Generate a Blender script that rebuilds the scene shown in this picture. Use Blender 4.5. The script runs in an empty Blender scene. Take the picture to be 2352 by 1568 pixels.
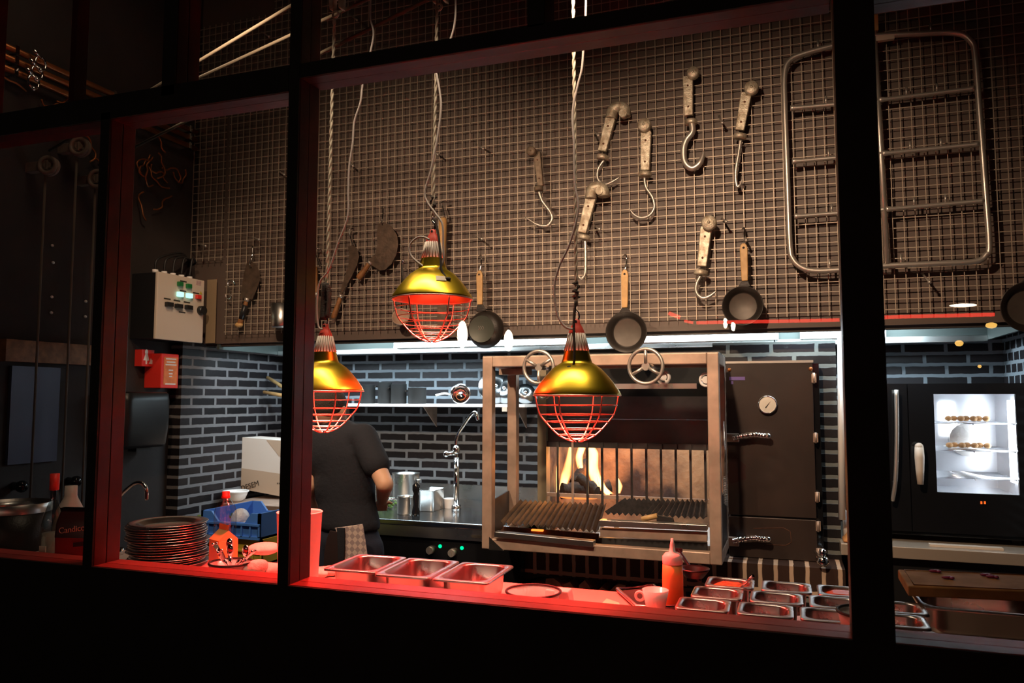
import bpy, math, random
from mathutils import Vector, Matrix
random.seed(7)
SC = bpy.context.scene
COL = SC.collection
PI = math.pi
V = Vector
# ------------------------------------------------------------------ camera
YAW, PIT, ROL, FP, ZC = -.3393, .07433, .0014, 1775.0, 1.6
_cy, _sy, _cp, _sp = math.cos(YAW), math.sin(YAW), math.cos(PIT), math.sin(PIT)
FWD = V((_sy*_cp, _cy*_cp, _sp)); RGT = V((_cy, -_sy, 0)); UP = RGT.cross(FWD)
R2 = math.cos(ROL)*RGT + math.sin(ROL)*UP
U2 = -math.sin(ROL)*RGT + math.cos(ROL)*UP
cam = bpy.data.objects.new('camera', bpy.data.cameras.new('camera')); COL.objects.link(cam)
cam.data.sensor_width = 36; cam.data.lens = 36*FP/2352; cam.data.clip_start = .05
cam.matrix_world = Matrix(((R2.x, U2.x, -FWD.x, 0), (R2.y, U2.y, -FWD.y, 0), (R2.z, U2.z, -FWD.z, ZC), (0, 0, 0, 1)))
cam.data.dof.use_dof = True; cam.data.dof.focus_distance = 2.7; cam.data.dof.aperture_fstop = 7.0
SC.camera = cam
def ray(x, y): return FWD + R2*((x-1176)/FP) - U2*((y-784)/FP)
def P(x, y, Y):
    d = ray(x, y); return V((0, 0, ZC)) + d*(Y/d.y)
def PZ(x, y, z):
    d = ray(x, y); return V((0, 0, ZC)) + d*((z-ZC)/d.z)
def PX(x, y, X):
    d = ray(x, y); return V((0, 0, ZC)) + d*(X/d.x)
def mpp(x, Y):   # metres per pixel at a place on plane Y
    d = ray(x, 800); return (Y/d.y)/FP
# ------------------------------------------------------------------ materials
def newmat(name):
    m = bpy.data.materials.new(name); m.use_nodes = True
    nt = m.node_tree; return m, nt, nt.nodes, nt.links, nt.nodes['Principled BSDF']
def mat(name, col, rough=.5, metal=0, emit=None, es=0, bump=0, bscale=60, vary=0, vscale=8, trans=0, coat=0, spec=.5, aniso=0, alpha=1, ior=1.45, col2=None):
    m, nt, N, L, b = newmat(name)
    b.inputs['Base Color'].default_value = (*col, 1); b.inputs['Roughness'].default_value = rough
    b.inputs['Metallic'].default_value = metal; b.inputs['Specular IOR Level'].default_value = spec
    b.inputs['Transmission Weight'].default_value = trans; b.inputs['Coat Weight'].default_value = coat
    b.inputs['IOR'].default_value = ior; b.inputs['Alpha'].default_value = alpha
    if emit: b.inputs['Emission Color'].default_value = (*emit, 1); b.inputs['Emission Strength'].default_value = es
    tc = None
    if vary or bump:
        tc = N.new('ShaderNodeTexCoord')
    if vary:
        n = N.new('ShaderNodeTexNoise'); n.inputs['Scale'].default_value = vscale; n.inputs['Detail'].default_value = 6
        L.new(tc.outputs['Object'], n.inputs['Vector'])
        mx = N.new('ShaderNodeMix'); mx.data_type = 'RGBA'
        c2 = col2 if col2 else tuple(c*(1-vary) for c in col)
        mx.inputs[6].default_value = (*col, 1); mx.inputs[7].default_value = (*c2, 1)
        rp = N.new('ShaderNodeMapRange'); rp.inputs[1].default_value = .35; rp.inputs[2].default_value = .65
        L.new(n.outputs['Fac'], rp.inputs[0]); L.new(rp.outputs[0], mx.inputs[0]); L.new(mx.outputs[2], b.inputs['Base Color'])
        r2 = N.new('ShaderNodeMapRange'); r2.inputs[3].default_value = max(0, rough-.12); r2.inputs[4].default_value = min(1, rough+.12)
        L.new(n.outputs['Fac'], r2.inputs[0]); L.new(r2.outputs[0], b.inputs['Roughness'])
    if bump:
        n2 = N.new('ShaderNodeTexNoise'); n2.inputs['Scale'].default_value = bscale; n2.inputs['Detail'].default_value = 4
        L.new(tc.outputs['Object'], n2.inputs['Vector'])
        bp = N.new('ShaderNodeBump'); bp.inputs['Strength'].default_value = bump; bp.inputs['Distance'].default_value = .01
        L.new(n2.outputs['Fac'], bp.inputs['Height']); L.new(bp.outputs[0], b.inputs['Normal'])
    if aniso:
        b.inputs['Anisotropic'].default_value = aniso; b.inputs['Anisotropic Rotation'].default_value = 0
        tg = N.new('ShaderNodeTangent'); tg.direction_type = 'RADIAL'; tg.axis = 'Z'; L.new(tg.outputs[0], b.inputs['Tangent'])
    return m
def brick_mat(name, axes, brick=(.008, .007, .008), mortar=(.16, .18, .20), bw=.2195, rh=.0625, off=.5, gloss=.42, ox=0, oz=0):
    m, nt, N, L, b = newmat(name)
    g = N.new('ShaderNodeNewGeometry'); s = N.new('ShaderNodeSeparateXYZ'); c = N.new('ShaderNodeCombineXYZ')
    L.new(g.outputs['Position'], s.inputs[0])
    ax = {'x': 0, 'y': 1, 'z': 2}
    au = N.new('ShaderNodeMath'); au.operation = 'ADD'; au.inputs[1].default_value = 10+ox
    av = N.new('ShaderNodeMath'); av.operation = 'ADD'; av.inputs[1].default_value = 10+oz
    L.new(s.outputs[ax[axes[0]]], au.inputs[0]); L.new(s.outputs[ax[axes[1]]], av.inputs[0])
    L.new(au.outputs[0], c.inputs[0]); L.new(av.outputs[0], c.inputs[1])
    nz = N.new('ShaderNodeTexNoise'); nz.inputs['Scale'].default_value = 22; nz.inputs['Detail'].default_value = 4
    L.new(g.outputs['Position'], nz.inputs['Vector'])
    vm = N.new('ShaderNodeVectorMath'); vm.operation = 'SCALE'; vm.inputs['Scale'].default_value = .009
    sb = N.new('ShaderNodeVectorMath'); sb.operation = 'SUBTRACT'; sb.inputs[1].default_value = (.5, .5, .5)
    L.new(nz.outputs['Color'], sb.inputs[0]); L.new(sb.outputs[0], vm.inputs[0])
    ad = N.new('ShaderNodeVectorMath'); ad.operation = 'ADD'; L.new(c.outputs[0], ad.inputs[0]); L.new(vm.outputs[0], ad.inputs[1])
    bt = N.new('ShaderNodeTexBrick'); bt.offset = off; bt.inputs['Scale'].default_value = 1
    bt.inputs['Brick Width'].default_value = bw; bt.inputs['Row Height'].default_value = rh
    bt.inputs['Mortar Size'].default_value = .0115; bt.inputs['Mortar Smooth'].default_value = .25; bt.inputs['Bias'].default_value = 0
    bt.inputs['Color1'].default_value = (*brick, 1); bt.inputs['Color2'].default_value = (brick[0]*1.9, brick[1]*1.7, brick[2]*1.7, 1); bt.inputs['Mortar'].default_value = (*mortar, 1)
    L.new(ad.outputs[0], bt.inputs['Vector'])
    n3 = N.new('ShaderNodeTexNoise'); n3.inputs['Scale'].default_value = 14; n3.inputs['Detail'].default_value = 8; n3.inputs['Roughness'].default_value = .7
    L.new(g.outputs['Position'], n3.inputs['Vector'])
    rr = N.new('ShaderNodeMapRange'); rr.inputs[1].default_value = .64; rr.inputs[2].default_value = .76; rr.inputs[4].default_value = .4; b.inputs['Specular IOR Level'].default_value = .3
    L.new(n3.outputs['Fac'], rr.inputs[0])
    mx = N.new('ShaderNodeMix'); mx.data_type = 'RGBA'; L.new(rr.outputs[0], mx.inputs[0]); L.new(bt.outputs['Color'], mx.inputs[6]); mx.inputs[7].default_value = (mortar[0]*.7, mortar[1]*.7, mortar[2]*.7, 1)
    L.new(mx.outputs[2], b.inputs['Base Color'])
    ro = N.new('ShaderNodeMapRange'); ro.inputs[3].default_value = gloss; ro.inputs[4].default_value = .85
    L.new(bt.outputs['Fac'], ro.inputs[0]); L.new(ro.outputs[0], b.inputs['Roughness'])
    iv = N.new('ShaderNodeMath'); iv.operation = 'MULTIPLY_ADD'; iv.inputs[1].default_value = -1; iv.inputs[2].default_value = 1
    L.new(bt.outputs['Fac'], iv.inputs[0])
    a2 = N.new('ShaderNodeMath'); a2.operation = 'MULTIPLY_ADD'; a2.inputs[1].default_value = .35; L.new(n3.outputs['Fac'], a2.inputs[0]); L.new(iv.outputs[0], a2.inputs[2])
    bp = N.new('ShaderNodeBump'); bp.inputs['Strength'].default_value = .8; bp.inputs['Distance'].default_value = .006
    L.new(a2.outputs[0], bp.inputs['Height']); L.new(bp.outputs[0], b.inputs['Normal'])
    return m
def glass_mat(name, tint=(.97, .97, .97), base=.05, edge=.6, rough=0):
    m = bpy.data.materials.new(name); m.use_nodes = True; nt = m.node_tree; N = nt.nodes; L = nt.links
    N.remove(N['Principled BSDF'])
    t = N.new('ShaderNodeBsdfTransparent'); t.inputs[0].default_value = (*tint, 1)
    g = N.new('ShaderNodeBsdfGlossy'); g.inputs['Roughness'].default_value = rough
    lw = N.new('ShaderNodeLayerWeight'); lw.inputs['Blend'].default_value = .5
    pw = N.new('ShaderNodeMath'); pw.operation = 'POWER'; pw.inputs[1].default_value = 5; L.new(lw.outputs['Facing'], pw.inputs[0])
    ma = N.new('ShaderNodeMath'); ma.operation = 'MULTIPLY_ADD'; ma.inputs[1].default_value = edge; ma.inputs[2].default_value = base
    L.new(pw.outputs[0], ma.inputs[0])
    mx = N.new('ShaderNodeMixShader'); L.new(ma.outputs[0], mx.inputs[0]); L.new(t.outputs[0], mx.inputs[1]); L.new(g.outputs[0], mx.inputs[2])
    L.new(mx.outputs[0], N['Material Output'].inputs['Surface'])
    return m
def emis(name, col, s):
    m = bpy.data.materials.new(name); m.use_nodes = True; nt = m.node_tree; N = nt.nodes; L = nt.links
    N.remove(N['Principled BSDF']); e = N.new('ShaderNodeEmission'); e.inputs[0].default_value = (*col, 1); e.inputs[1].default_value = s
    L.new(e.outputs[0], N['Material Output'].inputs['Surface']); return m
M = dict(
 plaster=mat('dark_plaster', (.034, .025, .023), .75, bump=.15, bscale=30, vary=.35, vscale=2),
 ceil=mat('ceiling_paint', (.035, .033, .034), .8, bump=.1),
 floor=mat('floor_tile', (.03, .028, .027), .4, vary=.4),
 panel=mat('dark_brown_panel', (.105, .075, .062), .55, vary=.15, vscale=1.5),
 sillw=mat('red_lit_sill_wood', (.30, .03, .022), .45, vary=.3, vscale=9, bump=.05, bscale=40),  # sill: brighter copy of the frame wood, lamp light painted into its colour
 frame=mat('mahogany_frame', (.055, .007, .006), .42, vary=.45, vscale=7, bump=.05, bscale=40, spec=.35),
 outw=mat('black_outer_wall', (.006, .004, .004), .8, vary=.3),
 wire=mat('galvanised_wire', (.40, .33, .26), .5, .35),
 steel=mat('brushed_steel', (.60, .59, .57), .30, 1, vary=.12, vscale=5), steeltop=mat('steel_worktop', (.50, .50, .50), .2, 1, vary=.15, vscale=4),
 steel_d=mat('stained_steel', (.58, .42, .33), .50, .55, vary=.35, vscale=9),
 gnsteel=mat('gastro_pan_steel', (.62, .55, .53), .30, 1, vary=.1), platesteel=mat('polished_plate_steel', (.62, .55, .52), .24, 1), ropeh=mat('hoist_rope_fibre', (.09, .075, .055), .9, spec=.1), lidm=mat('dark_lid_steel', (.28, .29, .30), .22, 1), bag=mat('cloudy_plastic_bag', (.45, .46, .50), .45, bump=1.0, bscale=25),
 tube=mat('grey_tube_steel', (.58, .53, .48), .38, .75, vary=.2, vscale=10),
 chrome=mat('chrome', (.8, .8, .8), .08, 1),
 alu=mat('cast_aluminium', (.62, .56, .45), .5, .55, vary=.45, vscale=30, bump=.25, bscale=150, col2=(.30, .24, .17)),
 rust=mat('rusty_iron', (.16, .06, .03), .7, .3, vary=.5, vscale=40, bump=.3, bscale=120),
 gold=mat('gold_spun_aluminium', (.85, .60, .05), .29, 1, aniso=.6),
 gold_in=mat('gold_inner_reflector', (.85, .38, .20), .35, .9),
 cage=mat('red_lit_cage_wire', (.80, .55, .45), .3, .8),
 redcap=mat('red_plastic_cap', (.62, .07, .05), .45),
 rib=mat('grey_vented_plastic', (.72, .64, .58), .5),
 cord=mat('grey_cable', (.42, .36, .34), .55),
 cordb=mat('black_cable', (.012, .011, .011), .5),
 rope=mat('twisted_rope', (.44, .38, .30), .8), ropew=mat('dimmed_rope', (.13, .11, .09), .85), pulley=mat('dull_cast_pulley', (.20, .16, .13), .6, .2, vary=.3, vscale=20),  # wall ropes: rope colour darkened for the dim left wall
 roped=mat('dark_rope', (.05, .04, .035), .85, bump=.4, bscale=300),
 iron=mat('black_cast_iron', (.018, .014, .012), .42, .2, bump=.1, bscale=150),
 pan_in=mat('seasoned_pan_bottom', (.075, .060, .050), .45, .3, vary=.2, vscale=20),
 wood=mat('pale_beech_wood', (.55, .33, .13), .5, vary=.25, vscale=25),
 wood_d=mat('worn_brown_wood', (.26, .11, .035), .55, vary=.4, vscale=30),
 blade=mat('rusted_blade_steel', (.14, .095, .07), .45, .6, vary=.45, vscale=18, bump=.15, bscale=80),
 white=mat('white_enamel', (.78, .76, .74), .3, coat=.3),
 whitep=mat('white_plastic', (.75, .72, .70), .45),
 cream=mat('cream_powder_coat', (.62, .53, .44), .45),
 black=mat('black_plastic', (.012, .012, .013), .35),
 blackg=mat('black_gloss', (.008, .008, .009), .12),
 rubber=mat('matt_black', (.01, .01, .01), .8),
 smoke=mat('smoker_black_paint', (.044, .028, .023), .42, .1, vary=.35, vscale=5),
 dial=mat('dial_face', (.75, .70, .62), .4),
 red=mat('red_paint', (.72, .03, .02), .5),
 orange=mat('orange_label', (.80, .22, .05), .5, vary=.3, vscale=30),
 green=mat('green_button', (.01, .16, .04), .4),
 led_g=emis('green_lit_button', (.15, 1, .5), 3.0), led_w=emis('lit_push_button', (.45, 1, .8), 1.6),
 led_r=emis('red_display', (1, .05, .1), 3.0), led_o=emis('orange_display', (1, .15, .02), 1.2),
 blue=mat('blue_crate_plastic', (.06, .20, .62), .5), yellow=mat('yellow_crate_plastic', (.50, .40, .05), .5),
 card=mat('white_cardboard', (.72, .66, .60), .8), cardb=mat('beige_cardboard', (.50, .38, .28), .8),
 ink=mat('black_ink', (.03, .025, .02), .8),
 skin=mat('skin', (.72, .42, .27), .55, vary=.12, vscale=12), hair=mat('short_brown_hair', (.035, .022, .016), .75, bump=.6, bscale=220),
 shirt=mat('dark_navy_cotton', (.013, .014, .020), .9, bump=.25, bscale=60), jeans=mat('dark_blue_denim', (.014, .018, .035), .9, bump=.2, bscale=200),
 cloth=mat('white_cotton_cloth', (.72, .64, .58), .9, bump=.4, bscale=60),
 pane=glass_mat('window_glass'), pet=glass_mat('clear_bottle_plastic', (.86, .86, .88), .08, .8, .05), lid=glass_mat('bottle_glass', (.6, .62, .6), .08, .8),
 log=mat('charred_log', (.03, .018, .012), .9, bump=.8, bscale=40), logend=mat('split_log_wood', (.72, .50, .32), .8, vary=.4, vscale=20, bump=.4, bscale=60),
 ash=mat('grey_ash', (.35, .33, .31), .95, bump=.6, bscale=50), fireb=mat('sooty_firebrick', (.34, .19, .09), .9, vary=.75, vscale=4.5, bump=.5, bscale=30, col2=(.03, .02, .016)),
 ember=emis('glowing_ember', (1, .16, .02), 3.5), sheet=mat('black_steel_sheet', (.085, .08, .08), .4, .5, vary=.5, vscale=4),
 hoodin=mat('hood_inner_steel', (.07, .085, .08), .5, .4), led=emis('cold_led_tube', (.74, .92, 1.0), 14.0),
 bulb=emis('infrared_bulb', (1, .10, .06), 14.0), counter=mat('pale_laminate_worktop', (.62, .44, .38), .45, vary=.12, vscale=3),
 board=mat('oak_chopping_board', (.42, .21, .08), .75, spec=.15, vary=.35, vscale=14), onion=mat('red_onion_skin', (.25, .02, .07), .5),
 food=mat('shredded_orange_food', (.60, .22, .05), .7, vary=.6, vscale=60, bump=.7, bscale=90), sauce=mat('orange_sauce', (.75, .12, .02), .35, bump=.3, bscale=25),
 sauceb=mat('orange_squeeze_bottle', (.85, .34, .10), .4), herb=mat('green_herbs', (.08, .16, .03), .8, bump=.8, bscale=60),
 carton=mat('orange_drinks_carton', (.80, .40, .14), .55, vary=.25, vscale=14), cartonf=mat('carton_label', (.80, .36, .26), .55),
 milk=mat('milky_plastic', (.60, .52, .46), .45), pack=mat('red_foil_pack', (.30, .015, .015), .35), packd=mat('dark_foil_pack', (.05, .008, .008), .35), packt=mat('pack_lettering', (.75, .30, .22), .5),
 bluereflect=mat('blue_reflection_tone', (.045, .048, .085), .4, .2), copper=mat('copper_pipe', (.42, .15, .05), .4, .7, vary=.3, vscale=8),
 bread=mat('bread_crust', (.55, .25, .08), .7, vary=.3, vscale=20), foil=mat('crumpled_silver_foil', (.6, .55, .5), .3, .9, bump=1.0, bscale=30),
 bbulb=emis('filament_glow', (1, .86, .62), 60), neon=emis('red_neon', (1, .05, .03), 16), gbulb=emis('gold_glow', (1, .55, .12), 22), pap=mat('cream_paper', (.85, .80, .55), .8),
 ovin=mat('oven_cavity_steel', (.75, .78, .82), .3, .7), ovl=emis('oven_lamp', (.85, .92, 1), 20), dough=mat('food_on_tray', (.62, .38, .18), .7, vary=.5, vscale=30),
)
M['brick_back'] = brick_mat('black_brick_back', 'xz', oz=.013)
M['brick_left'] = brick_mat('black_brick_left', 'yz', mortar=(.14, .135, .14), ox=.07, oz=.013)
M['brick_right'] = brick_mat('black_brick_right', 'yz', bw=.11, oz=.013)
M['soldier'] = brick_mat('brown_soldier_brick', 'zx', brick=(.03, .018, .014), mortar=(.50, .36, .26), bw=.2, rh=.072, off=0, ox=-.08)
M['brick_pier'] = brick_mat('black_brick_pier', 'xz', mortar=(.15, .16, .15), ox=.05, oz=.04)
# ------------------------------------------------------------------ mesh building
def frame_of(d):
    d = V(d).normalized(); a = V((0, 0, 1)) if abs(d.z) < .9 else V((1, 0, 0))
    u = d.cross(a).normalized(); return u, d.cross(u).normalized()
class MB:
    def __init__(s): s.v = []; s.f = []; s.sm = []
    def add(s, vs, fs, smooth=False):
        o = len(s.v); s.v += [V(p) for p in vs]; s.f += [tuple(i+o for i in f) for f in fs]
        s.sm += ([smooth]*len(fs) if isinstance(smooth, bool) else smooth); return s
    def hexa(s, p):  # p0-3 bottom loop, p4-7 top loop
        return s.add(p, [(3, 2, 1, 0), (4, 5, 6, 7), (0, 1, 5, 4), (1, 2, 6, 5), (2, 3, 7, 6), (3, 0, 4, 7)])
    def box(s, a, b):
        x0, y0, z0 = min(a[0], b[0]), min(a[1], b[1]), min(a[2], b[2]); x1, y1, z1 = max(a[0], b[0]), max(a[1], b[1]), max(a[2], b[2])
        return s.hexa([(x0, y0, z0), (x1, y0, z0), (x1, y1, z0), (x0, y1, z0), (x0, y0, z1), (x1, y0, z1), (x1, y1, z1), (x0, y1, z1)])
    def cbox(s, c, h, R=None):
        c = V(c); p = []
        for z in (-1, 1):
            for x, y in ((-1, -1), (1, -1), (1, 1), (-1, 1)):
                q = V((x*h[0], y*h[1], z*h[2]));
                if R: q = R @ q
                p.append(c+q)
        return s.hexa(p)
    def tube(s, path, r, n=8, closed=False, caps=True):
        path = [V(p) for p in path]; k = len(path)
        rs = r if isinstance(r, (list, tuple)) else [r]*k
        t0 = (path[1]-path[0]); u, w = frame_of(t0); vs = []
        for i, p in enumerate(path):
            if closed: t = path[(i+1) % k]-path[i-1]
            else: t = path[min(i+1, k-1)]-path[max(i-1, 0)]
            if t.length < 1e-9: t = t0
            t.normalize(); u = (u - t*u.dot(t)).normalized(); w = t.cross(u)
            for j in range(n):
                a = 2*PI*j/n; vs.append(p+(u*math.cos(a)+w*math.sin(a))*rs[i])
        fs = []
        for i in range(k if closed else k-1):
            for j in range(n):
                a = i*n+j; b = i*n+(j+1) % n; c = ((i+1) % k)*n+(j+1) % n; d = ((i+1) % k)*n+j
                fs.append((a, b, c, d))
        sm = [True]*len(fs)
        if caps and not closed:
            fs += [tuple(range(n))[::-1], tuple((k-1)*n+j for j in range(n))]; sm += [False, False]
        return s.add(vs, fs, sm)
    def cyl(s, a, b, r0, r1=None, n=20): return s.tube([a, b], [r0, r0 if r1 is None else r1], n)
    def lathe(s, prof, c=(0, 0, 0), n=40, ax=None, sx=1, sy=1):
        c = V(c); z = V(ax).normalized() if ax else V((0, 0, 1))
        if ax: x, y = frame_of(z)
        else: x, y = V((1, 0, 0)), V((0, 1, 0))
        vs = []; k = len(prof)
        for r, h in prof:
            for j in range(n):
                a = 2*PI*j/n; vs.append(c+x*(math.cos(a)*r*sx)+y*(math.sin(a)*r*sy)+z*h)
        fs = [(i*n+j, i*n+(j+1) % n, (i+1)*n+(j+1) % n, (i+1)*n+j) for i in range(k-1) for j in range(n)]
        sm = [True]*len(fs)
        return s.add(vs, fs, sm)
    def prism(s, poly, t):  # poly: world points; t: extrusion vector
        poly = [V(p) for p in poly]; k = len(poly); t = V(t)
        return s.add(poly+[p+t for p in poly], [tuple(range(k))[::-1], tuple(range(k, 2*k))]+[(i, (i+1) % k, k+(i+1) % k, k+i) for i in range(k)])
    def ell(s, c, r, n=14, m=10, R=None):
        c = V(c); r = (r, r, r) if isinstance(r, (int, float)) else r; vs = []; fs = []
        for i in range(m+1):
            th = PI*i/m
            for j in range(n):
                a = 2*PI*j/n; q = V((r[0]*math.sin(th)*math.cos(a), r[1]*math.sin(th)*math.sin(a), r[2]*math.cos(th)))
                vs.append(c+(R @ q if R else q))
        for i in range(m):
            for j in range(n): fs.append((i*n+j, (i+1)*n+j, (i+1)*n+(j+1) % n, i*n+(j+1) % n))
        return s.add(vs, fs, True)
    def rings(s, rs, close_last=True, close_first=False, smooth=True):
        n = len(rs[0]); vs = [p for r in rs for p in r]
        fs = [(i*n+j, i*n+(j+1) % n, (i+1)*n+(j+1) % n, (i+1)*n+j) for i in range(len(rs)-1) for j in range(n)]
        sm = [smooth]*len(fs)
        if close_last: fs.append(tuple((len(rs)-1)*n+j for j in range(n))); sm.append(False)
        if close_first: fs.append(tuple(range(n))[::-1]); sm.append(False)
        return s.add(vs, fs, sm)
    def build(s, name, m, parent=None, bevel=0, off=None):
        o_ = wloc(parent) if parent else (V(off) if off is not None else V((0, 0, 0)))
        me = bpy.data.meshes.new(name)
        R = (parent.rotation_euler.to_matrix().inverted() if parent and parent.rotation_euler.z else None)
        vv = [(R @ (p-o_)) if R else (p-o_) for p in s.v]
        me.from_pydata(vv, [], s.f); me.polygons.foreach_set('use_smooth', s.sm); me.materials.append(M[m] if isinstance(m, str) else m); me.update()
        o = bpy.data.objects.new(name, me); COL.objects.link(o)
        if parent: o.parent = parent
        elif off is not None: o.location = off
        if bevel:
            b = o.modifiers.new('bevel', 'BEVEL'); b.width = bevel; b.segments = 2; b.limit_method = 'ANGLE'; b.angle_limit = .9
        return o
s_cap = [False]
def wloc(o):
    l = V((0, 0, 0))
    while o is not None: l = l+o.location; o = o.parent
    return l
def thing(name, label, cat, loc=(0, 0, 0), group=None):
    o = bpy.data.objects.new(name, None); COL.objects.link(o); o.location = loc; o.empty_display_size = .05
    o['label'] = label; o['category'] = cat
    if group: o['group'] = group
    return o
def tag(o, label, cat, group=None, kind=None):
    o['label'] = label; o['category'] = cat
    if group: o['group'] = group
    if kind: o['kind'] = kind
    return o
def lab(o, label): o['label'] = label; return o
def struct(o): o['kind'] = 'structure'; return o
def sthing(name):
    o = bpy.data.objects.new(name, None); COL.objects.link(o); o['kind'] = 'structure'; return o
def dup(root, loc, label=None, group=None, rz=None):
    r = root.copy(); COL.objects.link(r); r.location = loc
    if rz is not None: r.rotation_euler.z = rz
    if label: r['label'] = label
    if group: r['group'] = group
    def rec(o, c):
        for ch in list(o.children):
            d = ch.copy(); COL.objects.link(d); d.parent = c; rec(ch, d)
    rec(root, r); return r
def curve(pts, n=6):  # Catmull-Rom through points
    pts = [V(p) for p in pts]; out = []
    for i in range(len(pts)-1):
        a = pts[max(i-1, 0)]; b = pts[i]; c = pts[i+1]; d = pts[min(i+2, len(pts)-1)]
        for k in range(n):
            t = k/n; out.append(.5*((2*b)+(c-a)*t+(2*a-5*b+4*c-d)*t*t+(3*b-a-3*c+d)*t**3))
    out.append(pts[-1]); return out
def px(path, Y): return [P(x, y, Y) for x, y in path]
def rrect(cx, cy, w, d, r, z, k=5):
    o = []
    for sx, sy, a0 in ((1, -1, -PI/2), (1, 1, 0), (-1, 1, PI/2), (-1, -1, PI)):
        for i in range(k+1):
            a = a0+i*(PI/2)/k; o.append(V((cx+sx*(w/2-r)+r*math.cos(a), cy+sy*(d/2-r)+r*math.sin(a), z)))
    return o
def text(s, size, m, parent, loc, R, name='lettering', ext=.0006):
    c = bpy.data.curves.new(name, 'FONT'); c.body = s; c.size = size; c.extrude = ext; c.align_x = 'CENTER'; c.align_y = 'CENTER'
    c.materials.append(M[m]); o = bpy.data.objects.new(name, c); COL.objects.link(o)
    me = bpy.data.meshes.new_from_object(o.evaluated_get(bpy.context.evaluated_depsgraph_get())); bpy.data.objects.remove(o); bpy.data.curves.remove(c)
    me.name = name; o = bpy.data.objects.new(name, me); COL.objects.link(o); o.parent = parent
    o.location = V(loc)-wloc(parent); o.rotation_euler = R.to_euler(); return o
RXZ = Matrix(((1, 0, 0), (0, 0, -1), (0, 1, 0)))      # text facing -y
RYZ = Matrix(((0, 0, 1), (1, 0, 0), (0, 1, 0)))       # text facing +x
# ================================================================== SETTING
XL, XR, YB, YI, ZT = -3.66, 1.145, 4.95, 1.58, 4.3
def sbox(name, a, b, m): return struct(MB().box(a, b).build(name, m))
sbox('floor', (-6, 1.5, -.1), (3.2, 5.1, 0), 'floor')
sbox('ceiling', (-6, 1.5, ZT), (3.2, 5.1, ZT+.1), 'ceil')
sbox('wall_back', (-3.8, YB, 0), (3.2, YB+.12, ZT), 'brick_back')
w = sthing('wall_left'); MB().box((XL-.12, 1.5, 0), (XL, YB, ZT)).build('plaster', 'plaster', w)
MB().box((XL, PX(413, 1000, -3.57).y, 0), (-3.57, YB, 2.0)).build('brickwork', 'brick_left', w)
sbox('wall_right', (XR, 3.2, 0), (XR+.12, YB, 1.95), 'brick_right')
# upper bulkhead wall behind the wire mesh
sbox('wall_upper', (XL, 4.072, 1.955), (3.2, 4.095, ZT), 'panel')
# outer wall under the window
ow = sthing('wall_front'); MB().box((-6, 1.50, 0), (3.2, 1.60, 1.118)).build('plinth', 'outw', ow)
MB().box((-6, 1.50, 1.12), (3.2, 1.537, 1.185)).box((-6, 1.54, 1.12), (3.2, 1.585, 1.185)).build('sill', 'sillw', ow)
MB().box((-6, 1.493, .0), (3.2, 1.499, 1.184)).build('outer_cladding', 'outw', ow)
def post(name, x0, x1, z0, z1, dy=0):
    t = sthing(name)
    MB().box((x0, 1.50, z0), (x1, 1.537, z1)).build('outer_post', 'frame', t, bevel=.002)
    MB().box((x0+.002, 1.540, z0), (x1-.002, 1.582+dy, z1)).build('inner_post', 'frame', t, bevel=.002)
    MB().box((x0, 1.494, z0), (x1, 1.499, z1)).build('outer_cover', 'outw', t)
ZTB, ZTT = 2.350, 2.392
post('trim_1', -1.085, -1.057, 1.18, ZT)
post('trim_2', -1.662, -1.632, 1.18, 2.34)
post('trim_3', .100, .168, 1.18, ZT)
post('trim_4', -.494, -.458, 2.38, ZT)
t5 = sthing('trim_5'); MB().box((-1.786, 1.50, 2.36), (-1.767, 1.537, ZT)).build('outer_post', 'frame', t5)
post('trim_6', -1.466, -1.426, 2.36, ZT)
post('trim_7', -2.18, -2.135, 2.36, ZT)
def rail(name, x0, x1, z0, z1):
    t = sthing(name)
    MB().box((x0, 1.50, z0), (x1, 1.537, z1)).build('outer_rail', 'frame', t, bevel=.002)
    MB().box((x0, 1.540, z0+.002), (x1, 1.582, z1-.004)).build('inner_rail', 'frame', t, bevel=.002)
    MB().box((x0, 1.494, z0), (x1, 1.499, z1)).build('outer_cover', 'outw', t)
rail('trim_8', -6, -1.087, 2.322, 2.385); rail('trim_9', -1.055, .098, 2.350, 2.384); rail('trim_10', .170, 3.2, 2.335, 2.40)
for i, (a, b, c, d) in enumerate(((-3.2, -1.664, 1.19, 2.32), (-1.630, -1.087, 1.19, 2.32), (-1.055, .098, 1.19, 2.348), (.170, 2.2, 1.19, 2.33),
        (-2.133, -1.788, 2.39, 3.4), (-1.765, -1.468, 2.39, 3.4), (-1.424, -1.087, 2.39, 3.4), (-1.055, -.496, 2.386, 3.4), (-.456, .098, 2.386, 3.4), (.170, 2.2, 2.402, 3.4))):
    struct(MB().add([(a, 1.5385, c), (b, 1.5385, c), (b, 1.5385, d), (a, 1.5385, d)], [(0, 1, 2, 3)]).build('window_%d' % (i+1), 'pane'))
# dim blue panel far left, standing in for a reflection in the glass
d1 = sthing('blue_reflection_1'); a = PX(22, 900, XL+.01); b = PX(134, 900, XL+.01)
zt = PX(80, 842, XL+.01).z; zb = PX(80, 1062, XL+.01).z
MB().box((XL+.002, a.y, zb), (XL+.02, b.y, zt)).build('reflection_panel', 'bluereflect', d1)
MB().box((XL+.002, a.y-.06, zt+.02), (XL+.05, b.y+.25, zt+.13)).build('brown_beam', 'wood_d', d1)
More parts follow.
